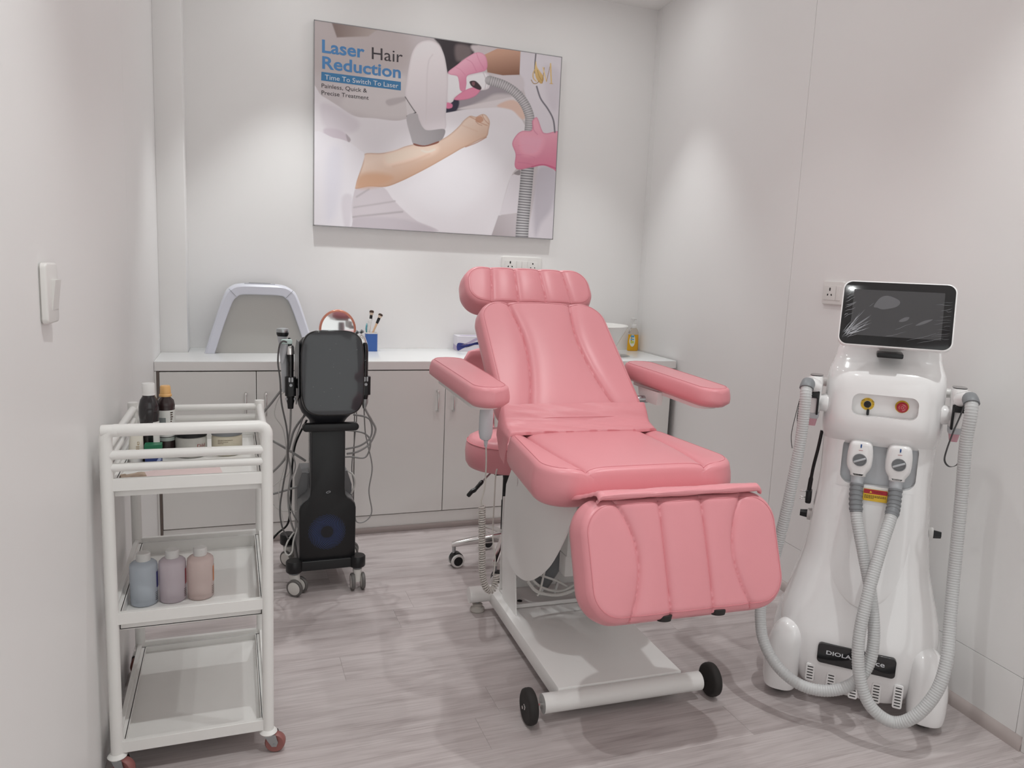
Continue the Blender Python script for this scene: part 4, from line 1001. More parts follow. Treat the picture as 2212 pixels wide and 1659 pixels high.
q = MB(); q.lathe([(0.009, 0.001), (0.009, 0.008), (0.0145, 0.010), (0.0155, 0.013), (0.0152, 0.017), (0.012, 0.020), (0.001, 0.021)], 32, M=Ms); q.build('stop_button', RED, es)
PRW = mat('stop_print', (214, 150, 156), 0.5, var=0.02)
q = MB()
q.tube([Ms @ Vector((0.0035 * math.cos(2 * PI * k / 20), 0.0035 * math.sin(2 * PI * k / 20), 0.0212)) for k in range(20)], 0.0005, 5, closed=True)
for s0 in (0, 1, 2):
    a0 = 0.5 + s0 * 2 * PI / 3
    q.tube([Ms @ Vector((0.0085 * math.cos(a0 + k * 0.16), 0.0085 * math.sin(a0 + k * 0.16), 0.0208)) for k in range(8)], 0.0007, 5)
q.build('stop_arrows', PRW, es)
q = MB(); add_text(q, 'STOP', Ms @ Matrix.Translation((-0.006, -0.0182, 0.0015)), width=0.012, height=0.0028); q.build('stop_lettering', BLACK, es)
# hose connectors in the front recess
BLUEM = mat('tick_blue', (44, 86, 150), 0.4, var=0.02)
for cx in (-0.047, 0.058):
    Mc = frame((cx, 0.104, 0.788), (1, 0, 0), (0, -0.10, 1)) @ Matrix.Scale(1.16, 4)
    ol = [(p.x, p.y) for p in spline([(-0.022, 0.043, 0), (0.0, 0.0465, 0), (0.022, 0.043, 0), (0.0295, 0.02, 0), (0.0295, -0.02, 0), (0.020, -0.040, 0), (0.0155, -0.05, 0), (-0.0155, -0.05, 0), (-0.020, -0.040, 0), (-0.0295, -0.02, 0), (-0.0295, 0.02, 0)], 4, True)]
    q = MB(); q.prism(list(reversed(ol)), 0.0, 0.040, bev=0.010, M=Mc); cn = q.build('hose_connector', GLOSSW, lm)
    q = MB(); q.lathe([(0.001, 0.0395), (0.0165, 0.0395), (0.0165, 0.0425), (0.0140, 0.0425), (0.0135, 0.0405), (0.001, 0.0405)], 32, (0, -0.002, 0), M=Mc); q.build('dial', GREYP, cn)
    q = MB(); q.box(-0.0150, 0.0150, -0.0023, 0.0023, 0.0402, 0.0455, bev=0.001, M=Mc @ Matrix.Translation((0, -0.002, 0)) @ Matrix.Rotation(0.45, 4, 'Z')); q.build('dial_bar', LGREY, cn)
    q = MB(); q.box(-0.0016, 0.0016, 0.031, 0.040, 0.0388, 0.0405, M=Mc); q.build('blue_tick', BLUEM, cn)
    q = MB(); q.box(-0.005, 0.005, 0.0235, 0.0245, 0.0398, 0.0403, M=Mc); q.build('red_print', REDL, cn)
    q = MB(); q.tube([Mc @ Vector((0, -0.044, 0.020)), Mc @ Vector((0, -0.070, 0.027))], [0.0195, 0.0175], 28); q.build('lock_ring', LGREY, cn)
# warning sticker
b0 = 0.0738
Mw = frame((0.006, b0 - 0.0045, 0.676), (1, 0, 0), (0, 0.08, 1))
q = MB(); q.prism(rrect(0.066, 0.036, 0.003, 4), 0, 0.0004, M=Mw); ws = q.build('warning_label', YEL, lm)
q = MB(); q.prism(rrect(0.064, 0.013, 0.002, 3, 0, 0.0105), 0.0004, 0.0007, M=Mw); q.build('label_header', REDL, ws)
q = MB(); q.prism([(-0.0165, 0.0070), (-0.0095, 0.0070), (-0.013, 0.0135)], 0.0007, 0.001, M=Mw); q.build('label_symbol', YEL, ws)
INKB = mat('label_ink', (60, 36, 20), 0.5, var=0.1)
q = MB(); add_text(q, 'WARNING', Mw @ Matrix.Translation((-0.006, 0.0085, 0.0009)), width=0.026, height=0.0042, bold=0.01); q.build('label_title', mat('label_title', (110, 14, 26), 0.5, var=0.05), ws)
q = MB()
for k, w_ in enumerate((0.058, 0.056, 0.024)):
    x = -0.029
    while x < -0.029 + w_:
        ww = random.uniform(0.003, 0.007); q.box(x, min(x + ww, -0.029 + w_ + 0.002), -0.0005 - 0.0038 * k - 0.0018, -0.0005 - 0.0038 * k, 0.0005, 0.0008, M=Mw); x += ww + 0.0012
q.build('label_lines', INKB, ws)
# name badge
Mb = frame((0.004, -0.0028, 0.180), (1, 0, 0), (0, 0.012, 1))
q = MB(); q.prism(rrect(0.216, 0.062, 0.012, 6), -0.012, 0.0022, bev=0.001, M=Mb); bd = q.build('name_badge', BLACKG, lm)
BW = mat('badge_lettering', (226, 228, 232), 0.4, var=0.01)
q = MB(); add_text(q, 'DIOLAS', Mb @ Matrix.Translation((-0.083, 0.0, 0.0025)), width=0.080, height=0.0125, bold=0.015); add_text(q, 'ice', Mb @ Matrix.Translation((0.048, -0.001, 0.0025)) , width=0.030, height=0.016, bold=0.01); q.build('badge_lettering', BW, bd)
q = MB(); q.tube([Mb @ Vector((0.028, -0.004, 0.0026)), Mb @ Vector((0.034, 0.004, 0.0026)), Mb @ Vector((0.042, 0.013, 0.0026))], 0.0008, 5); q.build('badge_swash', BW, bd)
# vent strips along the skirt
SLOT = mat('vent_slot', (30, 28, 28), 0.7, var=0.1)
for vx, vz, ns in ((-0.119, 0.104, 5), (-0.058, 0.098, 4), (0.006, 0.086, 6), (0.068, 0.090, 6), (0.127, 0.092, 7)):
    hgt = 0.0095 * ns + 0.008
    yv = 0.0025 if abs(vx) < 0.1 else 0.007
    Mv = frame((vx, yv, vz), (1, 0, 0), (0, -0.03, 1))
    q = MB(); q.prism(rrect(0.026, hgt, 0.006, 5), -0.006, 0.0018, bev=0.001, M=Mv); vt = q.build('vent', GLOSSW, lm)
    for k in range(ns):
        z = (k - (ns - 1) / 2) * 0.0095
        q = MB(); q.prism(rrect(0.017, 0.0032, 0.0015, 3, 0, z), 0.0015, 0.0022, M=Mv); q.build('vent_slot', SLOT, vt)
# touch screen
tilt = math.radians(19)
MSc = frame((0.006, 0.086, 1.216), (1, 0, 0), (0, math.sin(tilt), math.cos(tilt)))
q = MB(); q.prism(rrect(0.300, 0.200, 0.026, 8), -0.016, 0.004, bev=0.003, M=MSc); sc = q.build('screen_case', GLOSSW, lm)
q = MB(); q.prism(rrect(0.292, 0.192, 0.023, 8), 0.0038, 0.0048, bev=0.0004, M=MSc); q.build('screen_bezel', BLACKG, sc)
GLASS = mat('screen_glass', (70, 69, 71), 0.24, coat=0.3, var=0.05, vscale=5)
q = MB(); q.prism(rrect(0.238, 0.140, 0.001, 2, 0, 0.002), 0.0047, 0.0052, M=MSc); q.build('display', GLASS, sc)
FILM = mat('film_crease', (214, 216, 222), 0.15, var=0.02, alpha=0.75)
q = MB(); rnd = random.Random(3)
def crease(x0, y0, x1, y1, w):
    P = []
    for k in range(6):
        s_ = k / 5; P.append(Vector((x0 + (x1 - x0) * s_ + 0.0008 * math.sin(9 * s_ + x0 * 90), y0 + (y1 - y0) * s_ + 0.0010 * math.sin(7 * s_ + y0 * 70), 0.0053)))
    q.tube([MSc @ p for p in P], [0.00005, w, w * 1.2, w, w * 0.7, 0.00004], 4)
for k in range(22):
    a = 0.30 + 0.040 * k + rnd.uniform(-0.03, 0.03); L_ = rnd.uniform(0.03, 0.085); x0, y0 = -0.139 + rnd.uniform(0, 0.014), -0.070 + rnd.uniform(-0.012, 0.012)
    crease(x0, y0, x0 + L_ * math.cos(a), y0 + L_ * math.sin(a), rnd.uniform(0.0003, 0.0007))
for k in range(10):
    y0 = -0.02 + 0.0105 * k + rnd.uniform(-0.003, 0.003); a = 0.6 + rnd.uniform(-0.2, 0.25); L_ = rnd.uniform(0.012, 0.042)
    crease(-0.139, y0, -0.139 + L_ * math.cos(a), min(0.084, y0 + L_ * math.sin(a)), rnd.uniform(0.0003, 0.0006))
for k in range(12):
    y0 = -0.065 + 0.010 * k + rnd.uniform(-0.003, 0.003); a = 0.15 + rnd.uniform(-0.2, 0.2); L_ = rnd.uniform(0.015, 0.05)
    crease(0.139, y0, 0.139 - L_ * math.cos(a), y0 - L_ * math.sin(a), rnd.uniform(0.00012, 0.00025))
for (x0, y0, x1, y1) in ((0.03, -0.078, 0.115, -0.045), (0.06, -0.082, 0.125, -0.06), (0.0, -0.045, 0.045, -0.022), (-0.075, 0.02, -0.062, 0.032), (-0.03, -0.07, 0.03, -0.05)):
    crease(x0, y0, x1, y1, 0.0002)
q.build('film_creases', FILM, sc)
BUB = mat('film_bubble', (104, 103, 106), 0.3, var=0.03)
for pts in ([(-0.062, 0.022), (-0.048, 0.048), (-0.028, 0.056), (0.0, 0.046), (0.006, 0.034), (-0.006, 0.022), (-0.036, 0.014), (-0.052, 0.018)], [(0.008, -0.018), (0.022, -0.007), (0.034, -0.006), (0.028, -0.016), (0.014, -0.021)], [(0.052, -0.028), (0.072, -0.014), (0.094, -0.008), (0.078, -0.020), (0.060, -0.028)]):
    q = MB(); q.prism([(p.x, p.y) for p in spline([(a, b_, 0) for a, b_ in pts], 5, True)], 0.0051, 0.0054, M=MSc); q.build('film_bubble', BUB, sc)
MB().box(-0.034, 0.036, 0.050, 0.125, 1.092, 1.107, bev=0.004).build('screen_hinge', BLACK, lm)
MB().box(-0.03, 0.032, 0.108, 0.150, 1.10, 1.19, bev=0.008).build('screen_neck', WPLAST, lm)
# mains plug tucked beside the body
pg = thing('mains_plug', 'black mains plug with three metal pins hanging at the left flank of the laser', 'plug', lm.matrix_basis @ Vector((-0.184, 0.20, 0.61)), rz=math.radians(-45))
q = MB(); q.box(-0.008, 0.010, -0.02, 0.02, -0.022, 0.022, bev=0.005); q.build('plug_body', BLACK, pg)
for y, z in ((0.0, 0.014), (-0.011, -0.009), (0.011, -0.009)):
    q = MB(); q.cyl((-0.007, y, z), (-0.026, y, z), 0.0024, n=12, bev=0.0005); q.build('pin', CHROME, pg)
q = MB(); q.tube(spline([(0.0, 0, 0.018), (0.002, 0, 0.05), (0.006, 0, 0.10), (0.014, 0.002, 0.16), (0.02, 0.006, 0.22)], 6), [0.007] * 8 + [0.0052] * 17, 10); q.build('cord', BLACK, pg)

# ------------------------------------------------------------------ applicators with ribbed hoses
def ribbed(pts, r=0.0168, pitch=0.0072):
    path = resample(spline(pts, 10), pitch / 4); rad = [r * (1.012, 1.018, 0.998, 0.945)[i % 4] for i in range(len(path))]
    return path, rad
def applicator(sx, pts, label):
    t = thing('laser_applicator', label, 'applicator', lm.location, rz=math.radians(-45), group='applicators of the laser machine')
    hx = sx * 0.192
    # grip block
    q = MB(); q.rings([[Vector((hx + a * x, 0.108 + b_ * y, z)) for x, y in rrect(2, 2, 0.7, 6)] for z, a, b_ in ((0.902, 0.016, 0.024), (0.91, 0.0185, 0.028), (0.96, 0.0195, 0.030), (1.0, 0.0215, 0.034), (1.012, 0.0205, 0.033), (1.018, 0.018, 0.030))]); g = q.build('grip', GLOSSW, t)
    q = MB(); q.rings([[Vector((hx + a * x, 0.108 + b_ * y, z)) for x, y in rrect(2, 2, 0.7, 6)] for z, a, b_ in ((1.0182, 0.0185, 0.0305), (1.0205, 0.018, 0.030))]); q.build('window', BLACKG, g)
    q = MB(); q.rings([[Vector((hx + a * x, 0.108 + b_ * y, z)) for x, y in rrect(2, 2, 0.5, 6)] for z, a, b_ in ((0.885, 0.0155, 0.02), (0.889, 0.017, 0.024), (0.903, 0.0175, 0.026))]); q.build('nozzle', LGREY, t)
    q = MB(); q.rings([[Vector((hx + a * x, 0.108 + b_ * y, z)) for x, y in rrect(2, 2, 0.5, 6)] for z, a, b_ in ((0.862, 0.010, 0.015), (0.885, 0.014, 0.019))]); q.build('tip_cover', mat('pink_tip', (206, 158, 168), 0.35, var=0.02), t)
    q = MB(); q.tube([(hx, 0.085, 0.985), (hx, 0.055, 0.992), pts[0]], [0.017, 0.0205, 0.0205], 24); q.build('elbow', GLOSSW, t)
    path, rad = ribbed(pts)
    cend = 16
    q = MB(); q.tube(path[:cend], [0.0205] * cend, 24); q.build('collar', GREYP, t)
    q = MB(); q.tube(path[cend - 4:-46], rad[cend - 4:-46], 14); q.build('hose', HOSE, t, angle=80)
    sr = path[-48:]; rr = [0.0185 * (1.0 + 0.06 * (1 if (i // 4) % 2 else -0.6)) for i in range(len(sr))]
    q = MB(); q.tube(sr, rr, 18); q.build('strain_relief', GREYP, t, angle=40)
    # wrist strap
    return t
Lp = [(-0.210, 0.035, 1.0), (-0.213, 0.012, 0.985), (-0.212, 0.0, 0.945), (-0.214, 0, 0.831), (-0.225, 0, 0.7), (-0.239, 0, 0.566), (-0.259, 0, 0.427), (-0.276, -0.02, 0.324), (-0.276, -0.04, 0.271), (-0.257, -0.07, 0.206), (-0.208, -0.1, 0.15), (-0.137, -0.12, 0.12), (-0.062, -0.12, 0.124), (0.003, -0.11, 0.162), (0.036, -0.09, 0.226), (0.04, -0.07, 0.303), (0.023, -0.04, 0.401), (-0.009, -0.0, 0.511), (-0.035, 0.025, 0.6), (-0.045, 0.048, 0.655), (-0.047, 0.071, 0.702)]
Rp = [(0.210, 0.035, 1.0), (0.214, 0.012, 0.988), (0.214, 0.0, 0.953), (0.212, 0, 0.875), (0.219, 0, 0.717), (0.223, -0.02, 0.521), (0.224, -0.06, 0.386), (0.224, -0.1, 0.295), (0.208, -0.13, 0.21), (0.164, -0.15, 0.132), (0.11, -0.15, 0.094), (0.049, -0.15, 0.125), (0.013, -0.14, 0.201), (0.001, -0.12, 0.302), (0.013, -0.08, 0.428), (0.035, -0.025, 0.555), (0.052, 0.020, 0.630), (0.057, 0.048, 0.660), (0.058, 0.071, 0.702)]
la = applicator(-1, Lp, 'laser applicator on the left holder with ribbed hose looping to the left connector')
ra = applicator(1, Rp, 'laser applicator on the right holder with ribbed hose drooping near the floor')
def ribbon(pts, w, t, nm):
    P = spline(pts, 8); rs = []
    for i, p in enumerate(P):
        tt = (P[min(i + 1, len(P) - 1)] - P[max(i - 1, 0)]).normalized(); side = Vector((0.5, 0.86, 0)); side = (side - tt * side.dot(tt)).normalized(); nn = tt.cross(side)
        rs.append([p + side * w + nn * 0.0006, p - side * w + nn * 0.0006, p - side * w - nn * 0.0006, p + side * w - nn * 0.0006])
    q = MB(); q.rings(rs); return q.build(nm, BLACK, t)
ribbon([(0.200, 0.035, 0.982), (0.192, 0.020, 0.95), (0.180, 0.022, 0.90), (0.169, 0.022, 0.84), (0.170, 0.022, 0.815), (0.184, 0.022, 0.803), (0.202, 0.022, 0.815), (0.208, 0.022, 0.86), (0.203, 0.025, 0.93)], 0.0042, ra, 'wrist_strap')
ribbon([(-0.203, 0.028, 1.002), (-0.216, 0.018, 0.99), (-0.226, 0.014, 0.95), (-0.229, 0.014, 0.90), (-0.227, 0.016, 0.875)], 0.004, la, 'wrist_strap')
q = MB(); q.tube(spline([(-0.204, 0.02, 1.006), (-0.222, 0.012, 0.985), (-0.236, 0.010, 0.90), (-0.242, 0.010, 0.84), (-0.236, 0.010, 0.80)], 6), 0.0011, 6); q.build('strap_cord', BLACK, la)
# ------------------------------------------------------------------ black facial machine
FX, FY = 0.345, 2.93
fm = thing('facial_machine', 'black multifunction facial machine on white castors before the cabinets', 'beauty machine', (FX, FY, 0))
# front column plate: flared foot, narrow waist
half = [(0.107, 0.132), (0.108, 0.25), (0.108, 0.335), (0.104, 0.352), (0.092, 0.366), (0.075, 0.378), (0.067, 0.392), (0.0645, 0.42), (0.0635, 0.66)]
ol = [(x, z) for x, z in half] + [(-x, z) for x, z in reversed(half)]
q = MB(); q.prism(ol, -0.012, 0.0, bev=0.003, M=FRONT((0, 0, 0))); q.build('front_panel', BLACK, fm, angle=30)
# grey side shells behind the front panel
hs2 = [(0.109, 0.132), (0.110, 0.335), (0.106, 0.354), (0.094, 0.369), (0.077, 0.381), (0.069, 0.395), (0.0665, 0.42), (0.0655, 0.66)]
ol2 = [(x, z) for x, z in hs2] + [(-x, z) for x, z in reversed(hs2)]
q = MB(); q.prism(ol2, -0.11, -0.0118, M=FRONT((0, 0, 0))); q.build('column_shell', GREYSH, fm, angle=30)
q = MB(); q.prism([(x * 0.99, z) for x, z in [(0.108, 0.132), (0.109, 0.40), (0.09, 0.46), (-0.09, 0.46), (-0.109, 0.40), (-0.108, 0.132)]], -0.26, -0.109, bev=0.004, M=FRONT((0, 0, 0))); q.build('rear_shell', GREYSH, fm)
q = MB(); q.box(-0.05, 0.05, 0.11, 0.19, 0.45, 0.70, bev=0.006); q.build('spine', CHAR, fm)
q = MB(); q.box(-0.068, -0.0655, 0.02, 0.09, 0.42, 0.64, bev=0.001); q.build('side_vent', BLACKG, fm)
# head and screen
q = MB(); prof = [(0.660, 0.064, 0.0, 0.10), (0.685, 0.066, -0.004, 0.11), (0.700, 0.076, -0.012, 0.12), (0.722, 0.098, -0.026, 0.13), (0.745, 0.108, -0.034, 0.15), (0.80, 0.111, -0.036, 0.17), (0.93, 0.112, -0.034, 0.16), (0.985, 0.108, -0.030, 0.12), (1.01, 0.095, -0.026, 0.07), (1.02, 0.07, -0.024, 0.02)]
q.rings([sup(hw, yf, yb, z, 4) for z, hw, yf, yb in prof]); q.build('head_shell', CHAR, fm)
for sx in (-1, 1):
    q = MB(); q.prism([(-0.03, 0.80), (0.10, 0.74), (0.17, 0.80), (0.17, 0.94), (0.06, 1.0), (-0.02, 1.0)], -0.0015, 0.0015, M=frame((sx * 0.1135, 0, 0), (0, 1, 0), (0, 0, 1))); q.build('head_side_panel', GREYSH, fm)
MSm = frame((0.010, -0.042, 0.884), (1, 0, 0), (0, 0.10, 1))
def squircle(hw, hh, e, n=72): return [(hw * math.copysign(abs(math.cos(2 * PI * k / n)) ** (2 / e), math.cos(2 * PI * k / n)), hh * math.copysign(abs(math.sin(2 * PI * k / n)) ** (2 / e), math.sin(2 * PI * k / n))) for k in range(n)]
q = MB(); q.prism(squircle(0.118, 0.162, 4.2), -0.022, 0.004, bev=0.005, M=MSm); sp = q.build('screen_frame', BLACKG, fm)
SGL = mat('facial_screen', (62, 64, 68), 0.10, coat=0.5, var=0.04, vscale=4)
q = MB(); q.prism(squircle(0.1135, 0.157, 4.2), 0.0036, 0.0052, bev=0.0008, M=MSm); q.build('screen_glass', SGL, sp)
DUST = mat('dust_speck', (150, 150, 150), 0.6, var=0.1)
rnd = random.Random(11); q = MB()
for k in range(14):
    q.prism(circ(rnd.uniform(0.0005, 0.0010), 6, rnd.uniform(-0.09, 0.09), rnd.uniform(-0.13, 0.13)), 0.0051, 0.0054, M=MSm)
q.build('dust_specks', DUST, sp, kind='stuff')
q = MB(); q.prism(squircle(0.008, 0.0035, 3, 20), 0.0, 0.006, M=frame((0.006, -0.045, 0.726), (1, 0, 0), (0, 0.1, 1))); q.build('screen_lamp', LGREY, sp)
# push handle
q = MB(); q.prism(rrect(0.212, 0.030, 0.0145, 8, 0.006, 0.672), 0.004, 0.034, bev=0.004, M=FRONT((0, 0, 0))); q.build('push_handle', BLACK, fm)
# small badge and blue swirl
q = MB(); q.tube([(0.001 + 0.008 * math.cos(a), -0.0003, 0.407 + 0.0035 * math.sin(a) + 0.0015 * math.cos(a)) for a in [2 * PI * k / 24 for k in range(24)]], 0.0008, 5, closed=True); q.build('front_badge', LGREY, fm)
SWIRL = mat('swirl_blue', (70, 100, 172), 0.35, var=0.05); DISC = mat('swirl_disc', (22, 23, 30), 0.35, var=0.04)
q = MB(); q.prism(circ(0.073, 64, -0.003, 0.245), 0, 0.0004, M=FRONT((0, 0, 0))); dsc = q.build('swirl_disc', DISC, fm)
q = MB()
for k in range(32):
    a0 = 2 * PI * k / 32; L_ = []; R_ = []
    for j in range(9):
        s_ = j / 8; r_ = 0.024 + 0.0485 * s_; a = a0 + 1.25 * s_ ** 1.1; w = 0.00062 * (0.35 + 0.65 * math.sin(PI * min(1, s_ * 0.95 + 0.05)))
        d = Vector((-math.sin(a + 0.6), math.cos(a + 0.6))); p = Vector((-0.003 + r_ * math.cos(a), 0.245 + r_ * math.sin(a)))
        L_.append((p.x + d.x * w, -0.0007, p.y + d.y * w)); R_.append((p.x - d.x * w, -0.0007, p.y - d.y * w))
    q.sheet([L_, R_])
q.build('swirl_lines', SWIRL, dsc)
# base frame with corner lugs and castors
q = MB(); q.prism(rrect(0.225, 0.34, 0.02, 5, -0.004, 0.155), 0.096, 0.134, bev=0.004); q.build('base_frame', BLACK, fm)
FORK = mat('castor_white', (222, 219, 214), 0.35, var=0.01); TYRE = mat('castor_tyre', (106, 103, 101), 0.5, var=0.04)
for cx, cy, rot in ((-0.128, 0.0, 0.62), (0.117, 0.0, 1.57), (-0.132, 0.315, 0.9), (0.125, 0.33, 0.2)):
    q = MB(); q.lathe([(0.001, 0.094), (0.03, 0.094), (0.032, 0.098), (0.032, 0.134), (0.029, 0.138), (0.001, 0.138)], 28, (cx, cy, 0)); lug = q.build('corner_lug', BLACK, fm)
    q = MB(); q.cyl((cx, cy, 0.082), (cx, cy, 0.096), 0.018, n=20); q.build('swivel', GREYP, lug)
    d = Vector((math.cos(rot), -math.sin(rot), 0)); ax = Vector((-d.y, d.x, 0)); wc = Vector((cx, cy, 0.034)) + d * 0.014
    q = MB(); q.rings([[Vector((cx, cy, z)) + d * (off + a * x) + ax * (b_ * y) for x, y in rrect(2, 2, 0.8, 5)] for z, a, b_, off in ((0.084, 0.020, 0.018, 0.0), (0.06, 0.019, 0.016, 0.004), (0.034, 0.013, 0.012, 0.012))]); q.build('fork', FORK, lug)
    for s2 in (-1, 1):
        Mw = frame(wc + ax * (s2 * 0.020), d, (0, 0, 1))
        q = MB(); q.lathe([(0.027, -0.007), (0.031, -0.0075), (0.034, -0.004), (0.034, 0.004), (0.031, 0.0075), (0.027, 0.007)], 32, M=Mw); wh = q.build('castor_wheel', TYRE, fm)
        q = MB(); q.lathe([(0.001, -0.0075), (0.024, -0.0078), (0.0275, -0.006), (0.0275, 0.006), (0.024, 0.0078), (0.001, 0.0075)], 28, M=Mw); q.build('wheel_disc', FORK, wh)
# probe holders
for sx, hx in ((-1, 0.205), (1, 0.487)):
    x = hx - FX
    hd = MB(); hd.prism(rrect(0.040, 0.036, 0.012, 5, x, 0.02), 0.79, 0.862, bev=0.002); h = hd.build('probe_holder', BLACK, fm)
    q = MB(); q.cyl((x + sx * -0.02, 0.02, 0.835), (sx * 0.113, 0.03, 0.835), 0.007, n=14); q.build('holder_arm', BLACK, h)
    q = MB(); q.cyl((sx * 0.113, 0.03, 0.835), (sx * 0.122, 0.03, 0.835), 0.020, 0.018, 20, bev=0.003); q.build('holder_base', BLACK, h)
    for dx in (-0.005, 0.005):
        q = MB(); q.prism(rrect(0.0065, 0.018, 0.003, 4, x + dx, 0.853), 0.0, 0.0012, M=FRONT((0, 0.0018, 0))); q.build('holder_mark', LGREY, h)
    q = MB(); q.prism(circ(0.0055, 18, x, 0.832), 0, 0.0012, M=FRONT((0, 0.0018, 0))); q.build('holder_button', LGREY, h)

def wire(name, pts, r, m, parent, off=(0, 0, 0)):
    q = MB(); q.tube(spline([Vector(p) - Vector(off) for p in pts], 8), r, 8); return q.build(name, m, parent)
# left probes
O = (0.205, 2.95, 0.76)
p = thing('skin_probe', 'black and silver probe in the left holder of the facial machine', 'probe', O)
q = MB(); q.tube([(0.0, 0, 0.10), (0.0, 0, 0.165), (-0.001, 0, 0.19)], [0.0115, 0.0125, 0.013], 20); q.build('barrel', BLACKG, p)
q = MB(); q.tube([(-0.002, 0, 0.188), (-0.003, 0, 0.215), (-0.003, 0, 0.222)], [0.016, 0.016, 0.012], 20); q.build('chrome_head', CHROME, p)
q = MB(); q.tube([(-0.003, 0, 0.22), (-0.004, 0, 0.24), (-0.005, 0, 0.25)], [0.009, 0.007, 0.004], 14); q.build('needle_tip', BLACK, p)
q = MB(); q.tube([(0.0, 0, 0.029), (0.0, 0, 0.008), (0, 0, -0.002), (0, 0, -0.02)], [0.015, 0.0145, 0.012, 0.0105], 20); q.build('lower_sleeve', BLACK, p)
for sx in (-1, 1): q = MB(); q.cyl((sx * 0.013, -0.004, 0.018), (sx * 0.018, -0.006, 0.018), 0.0055, n=12, bev=0.001); q.build('lock_tab', LGREY, p)
wire('cable', [(0.206, 2.95, 0.742), (0.205, 2.97, 0.66), (0.196, 2.98, 0.572), (0.208, 2.985, 0.478), (0.198, 2.985, 0.385), (0.206, 2.985, 0.29), (0.222, 2.99, 0.235)], 0.0038, CABLE, p, O)
O = (0.178, 2.972, 0.80)
p = thing('vibration_probe', 'pale probe with grey disc head behind the left holder of the facial machine', 'probe', O)
q = MB(); q.tube([(0.010, 0.006, 0.0), (0.008, 0.004, 0.10), (0.0, 0, 0.19), (-0.002, 0, 0.215)], [0.013, 0.0145, 0.015, 0.018], 20); q.build('handle', LGREY, p)
q = MB(); q.lathe([(0.001, 0.214), (0.019, 0.214), (0.0225, 0.222), (0.0225, 0.229), (0.001, 0.229)], 28); q.build('neck_band', BLACK, p)
q = MB(); q.lathe([(0.001, 0.229), (0.0225, 0.229), (0.0235, 0.236), (0.022, 0.242), (0.012, 0.245), (0.001, 0.245)], 28); q.build('disc_head', STEEL, p)
wire('cable', [(0.186, 2.978, 0.80), (0.17, 3.0, 0.78), (0.155, 3.02, 0.74), (0.152, 3.02, 0.696), (0.183, 3.02, 0.639), (0.193, 3.02, 0.527), (0.165, 3.02, 0.398), (0.182, 3.02, 0.263)], 0.0018, CABLEW, p, O)
O = (0.190, 2.934, 0.985)
p = thing('flat_probe', 'mint flat-headed probe laid across the left holder of the facial machine', 'probe', O)
q = MB(); q.prism(rrect(0.040, 0.018, 0.006, 5, 0.0, 0.012), -0.008, 0.008, bev=0.003, M=FRONT((0, 0, 0))); q.build('head', mat('mint_plastic', (200, 220, 216), 0.3, var=0.01), p)
q = MB(); q.tube([(-0.004, 0.004, 0.004), (-0.012, 0.008, -0.04), (-0.016, 0.010, -0.07)], [0.010, 0.009, 0.007], 14); q.build('stem', LGREY, p)
wire('cable', [(0.190, 2.926, 0.996), (0.176, 2.92, 1.0), (0.164, 2.925, 0.983), (0.159, 2.94, 0.922), (0.167, 2.945, 0.852), (0.172, 2.95, 0.763), (0.192, 2.955, 0.654), (0.195, 2.96, 0.545), (0.178, 2.96, 0.436), (0.166, 2.96, 0.344), (0.174, 2.96, 0.268), (0.198, 2.965, 0.215)], 0.0032, mat('cable_dark', (96, 94, 94), 0.45, var=0.03), p, O)
# right probes
O = (0.487, 2.95, 0.76)
p = thing('skin_probe', 'black pen-shaped probe with metal end in the right holder of the facial machine', 'probe', O)
q = MB(); q.tube([(0.0, 0, 0.10), (0.0, 0, 0.2), (-0.002, 0, 0.225), (-0.002, 0, 0.234)], [0.010, 0.0105, 0.010, 0.006], 20); b_ = q.build('barrel', BLACKG, p)
q = MB(); q.cyl((0, -0.009, 0.165), (0, -0.0135, 0.165), 0.006, n=18, bev=0.001); q.build('button', BLACKG, b_)
q = MB(); q.tube([(0.0, 0.0, 0.029), (-0.001, 0, 0.012)], [0.013, 0.011], 20); q.build('lower_sleeve', BLACK, p)
q = MB(); q.tube([(-0.001, 0, 0.012), (-0.001, 0, -0.002), (-0.001, 0, -0.006), (-0.002, 0, -0.026)], [0.0135, 0.0135, 0.012, 0.006], 20); q.build('metal_end', STEEL, p)
wire('cable', [(0.485, 2.95, 0.738), (0.50, 2.955, 0.71), (0.518, 2.97, 0.68), (0.536, 2.98, 0.638), (0.514, 2.985, 0.582), (0.469, 2.99, 0.55), (0.425, 3.0, 0.54)], 0.0042, CABLE, p, O)
O = (0.470, 2.985, 0.80)
p = thing('steam_probe', 'silver and clear probe standing behind the right edge of the facial screen', 'probe', O)
q = MB(); q.tube([(0.02, 0.0, 0.0), (0.018, 0, 0.15), (0.012, 0, 0.185)], [0.012, 0.014, 0.017], 20); q.build('handle', LGREY, p)
q = MB(); q.tube([(0.012, 0, 0.183), (0.006, 0, 0.205), (-0.004, 0, 0.218)], [0.018, 0.016, 0.011], 20); q.build('head', CHROME, p)
for dx, dz in ((-0.012, 0.226), (0.006, 0.229)): q = MB(); q.tube([(dx - 0.004, -0.004, dz), (dx, -0.008, dz + 0.008), (dx + 0.005, -0.004, dz + 0.004)], [0.006, 0.0075, 0.005], 12); q.build('clear_cap', STEEL, p)
wire('cable', [(0.489, 2.99, 0.80), (0.492, 3.0, 0.73), (0.501, 3.02, 0.629), (0.512, 3.02, 0.571), (0.532, 3.02, 0.473), (0.52, 3.02, 0.375), (0.533, 3.02, 0.285), (0.509, 3.02, 0.247), (0.474, 3.02, 0.244), (0.462, 3.02, 0.281), (0.452, 3.02, 0.36)], 0.0026, CABLE, p, O)
